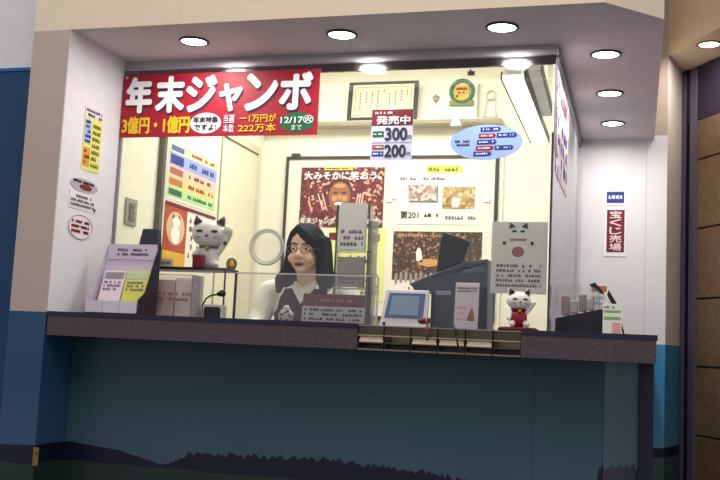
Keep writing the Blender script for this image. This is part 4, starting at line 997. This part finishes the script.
# ------------------------------------------------------------------ right end of the counter: acrylic box on black base, leaflet stand
pl_ = at_y(555, 330, .56); pr_ = at_y(602, 330, .56); w = pr_.x-pl_.x; cx_ = (pl_.x+pr_.x)/2
ob = thing('display_case', 'clear display case on a sloped black base by the glass corner', 'case', (cx_+.0, .62, ZC))
z1 = at_y(580, 311, .5).z-ZC; z2 = at_y(580, 284, .5).z-ZC
cwid = w/2
MB().prism([(-cwid, 0), (cwid, 0), (cwid, z1*1.15), (-cwid, z1*.7)], -.06, .06).build('base', black, ob)
for q in ((-cwid, cwid-.012, -.055, -.052), (-cwid, cwid-.012, .052, .055)): MB().prism([(q[0], z1*.72), (q[1], z1*1.16), (q[1], z2), (q[0], z2*1.0)], q[2], q[3]).build('pane', acryl, ob)
for x in (-cwid, cwid-.014): MB().box(x, x+.002, -.052, .052, z1*1.16, z2).build('end_pane', acryl_edge, ob)
MB().prism([(cwid-.052, z2+.004), (cwid-.03, z2+.012), (cwid-.0, z2-.02), (cwid-.0, z2-.03)], -.056, .056).build('black_cap', black, ob)
r_ = random.Random(9); pit = MB()
for k, (x, hgt) in enumerate(((-.055, .075), (-.022, .05), (.012, .066), (.04, .045))):
    o = MB().box(-.014, .014, -.03, .03, 0, hgt).build('keepsake', mat('keepsake%d' % k, [(170, 140, 130), (196, 190, 182), (150, 140, 134), (206, 186, 180)][k], .6), bevel=.004)
    zz = ZC+z1*(.7+.45*((x+.015+cwid)/(2*cwid)))+.004; o.location = (ob.location.x+x, .62, zz)
    tag(o, ('brownish item nearest the glass corner in the display case', 'pale short item second from the glass corner in the display case', 'grey item third from the glass corner in the display case', 'pinkish item beside the leaflet stand in the display case')[k], 'keepsake', 'things in the display case')
pl_ = at_y(601, 332, .40); pr_ = at_y(626, 332, .40); w = pr_.x-pl_.x
ld = thing('leaflet_stand', 'black leaflet stand at the right end of the counter', 'stand', ((pl_.x+pr_.x)/2-.008, .40, ZC))
zt = at_y(612, 292, .40).z-ZC
MB().prism([(w/2-.0, 0), (w/2+.006, 0), (w*.16, zt*.8), (-w*.16, zt*1.08), (-w*.22, zt*.96), (w*.10, zt*.62)], .075, .10).build('side', black, ld)
MB().box(-w/2, w/2, .0, .12, 0, .006).build('base', black, ld)
o = MB().box(-.035, .035, 0, .006, 0, .150).build('leaflet', offwhite); o.location = (ld.location.x-.048, .49, ZC+.01); o.rotation_euler = (math.radians(-10), 0, 0)
o.location = (at_y(598, 330, .70).x, .70, ZC+.0015); o.scale = (1, 1, (at_y(598, 284, .72).z-ZC)/.148)
tag(o, 'tall white leaflet with orange-brown heading behind the right leaflet stand', 'leaflet', 'leaflets at the right end'); rect(o, 'heading', -.030, .030, .128, .145, mat('heading_orange', (190, 96, 56), .6)); strokes(o, -.028, .028, .09, .12, paleblue, 2, 121); rect(o, 'yellow_block', -.02, .033, .02, .06, mat('block_olive', (170, 166, 80), .6))
o = MB().box(-.034, .034, 0, .006, 0, .115).build('leaflet', mat('leaflet_mint', (216, 222, 204), .6)); o.location = (at_y(612, 330, .41).x, .408, ZC+.0075); o.rotation_euler = (math.radians(-8), 0, 0)
tag(o, 'white and green leaflet at the front of the right leaflet stand', 'leaflet', 'leaflets at the right end'); rect(o, 'green_bar', -.03, .03, .055, .066, mat('bar_green', (120, 160, 96), .6)); rect(o, 'green_bar', -.03, .03, .082, .09, mat('bar_green', (120, 160, 96), .6)); rect(o, 'pink_block', -.0, .03, .005, .045, mat('block_pink', (214, 150, 150), .6)); strokes(o, -.03, .02, .095, .11, inkgrey, 1, 122)
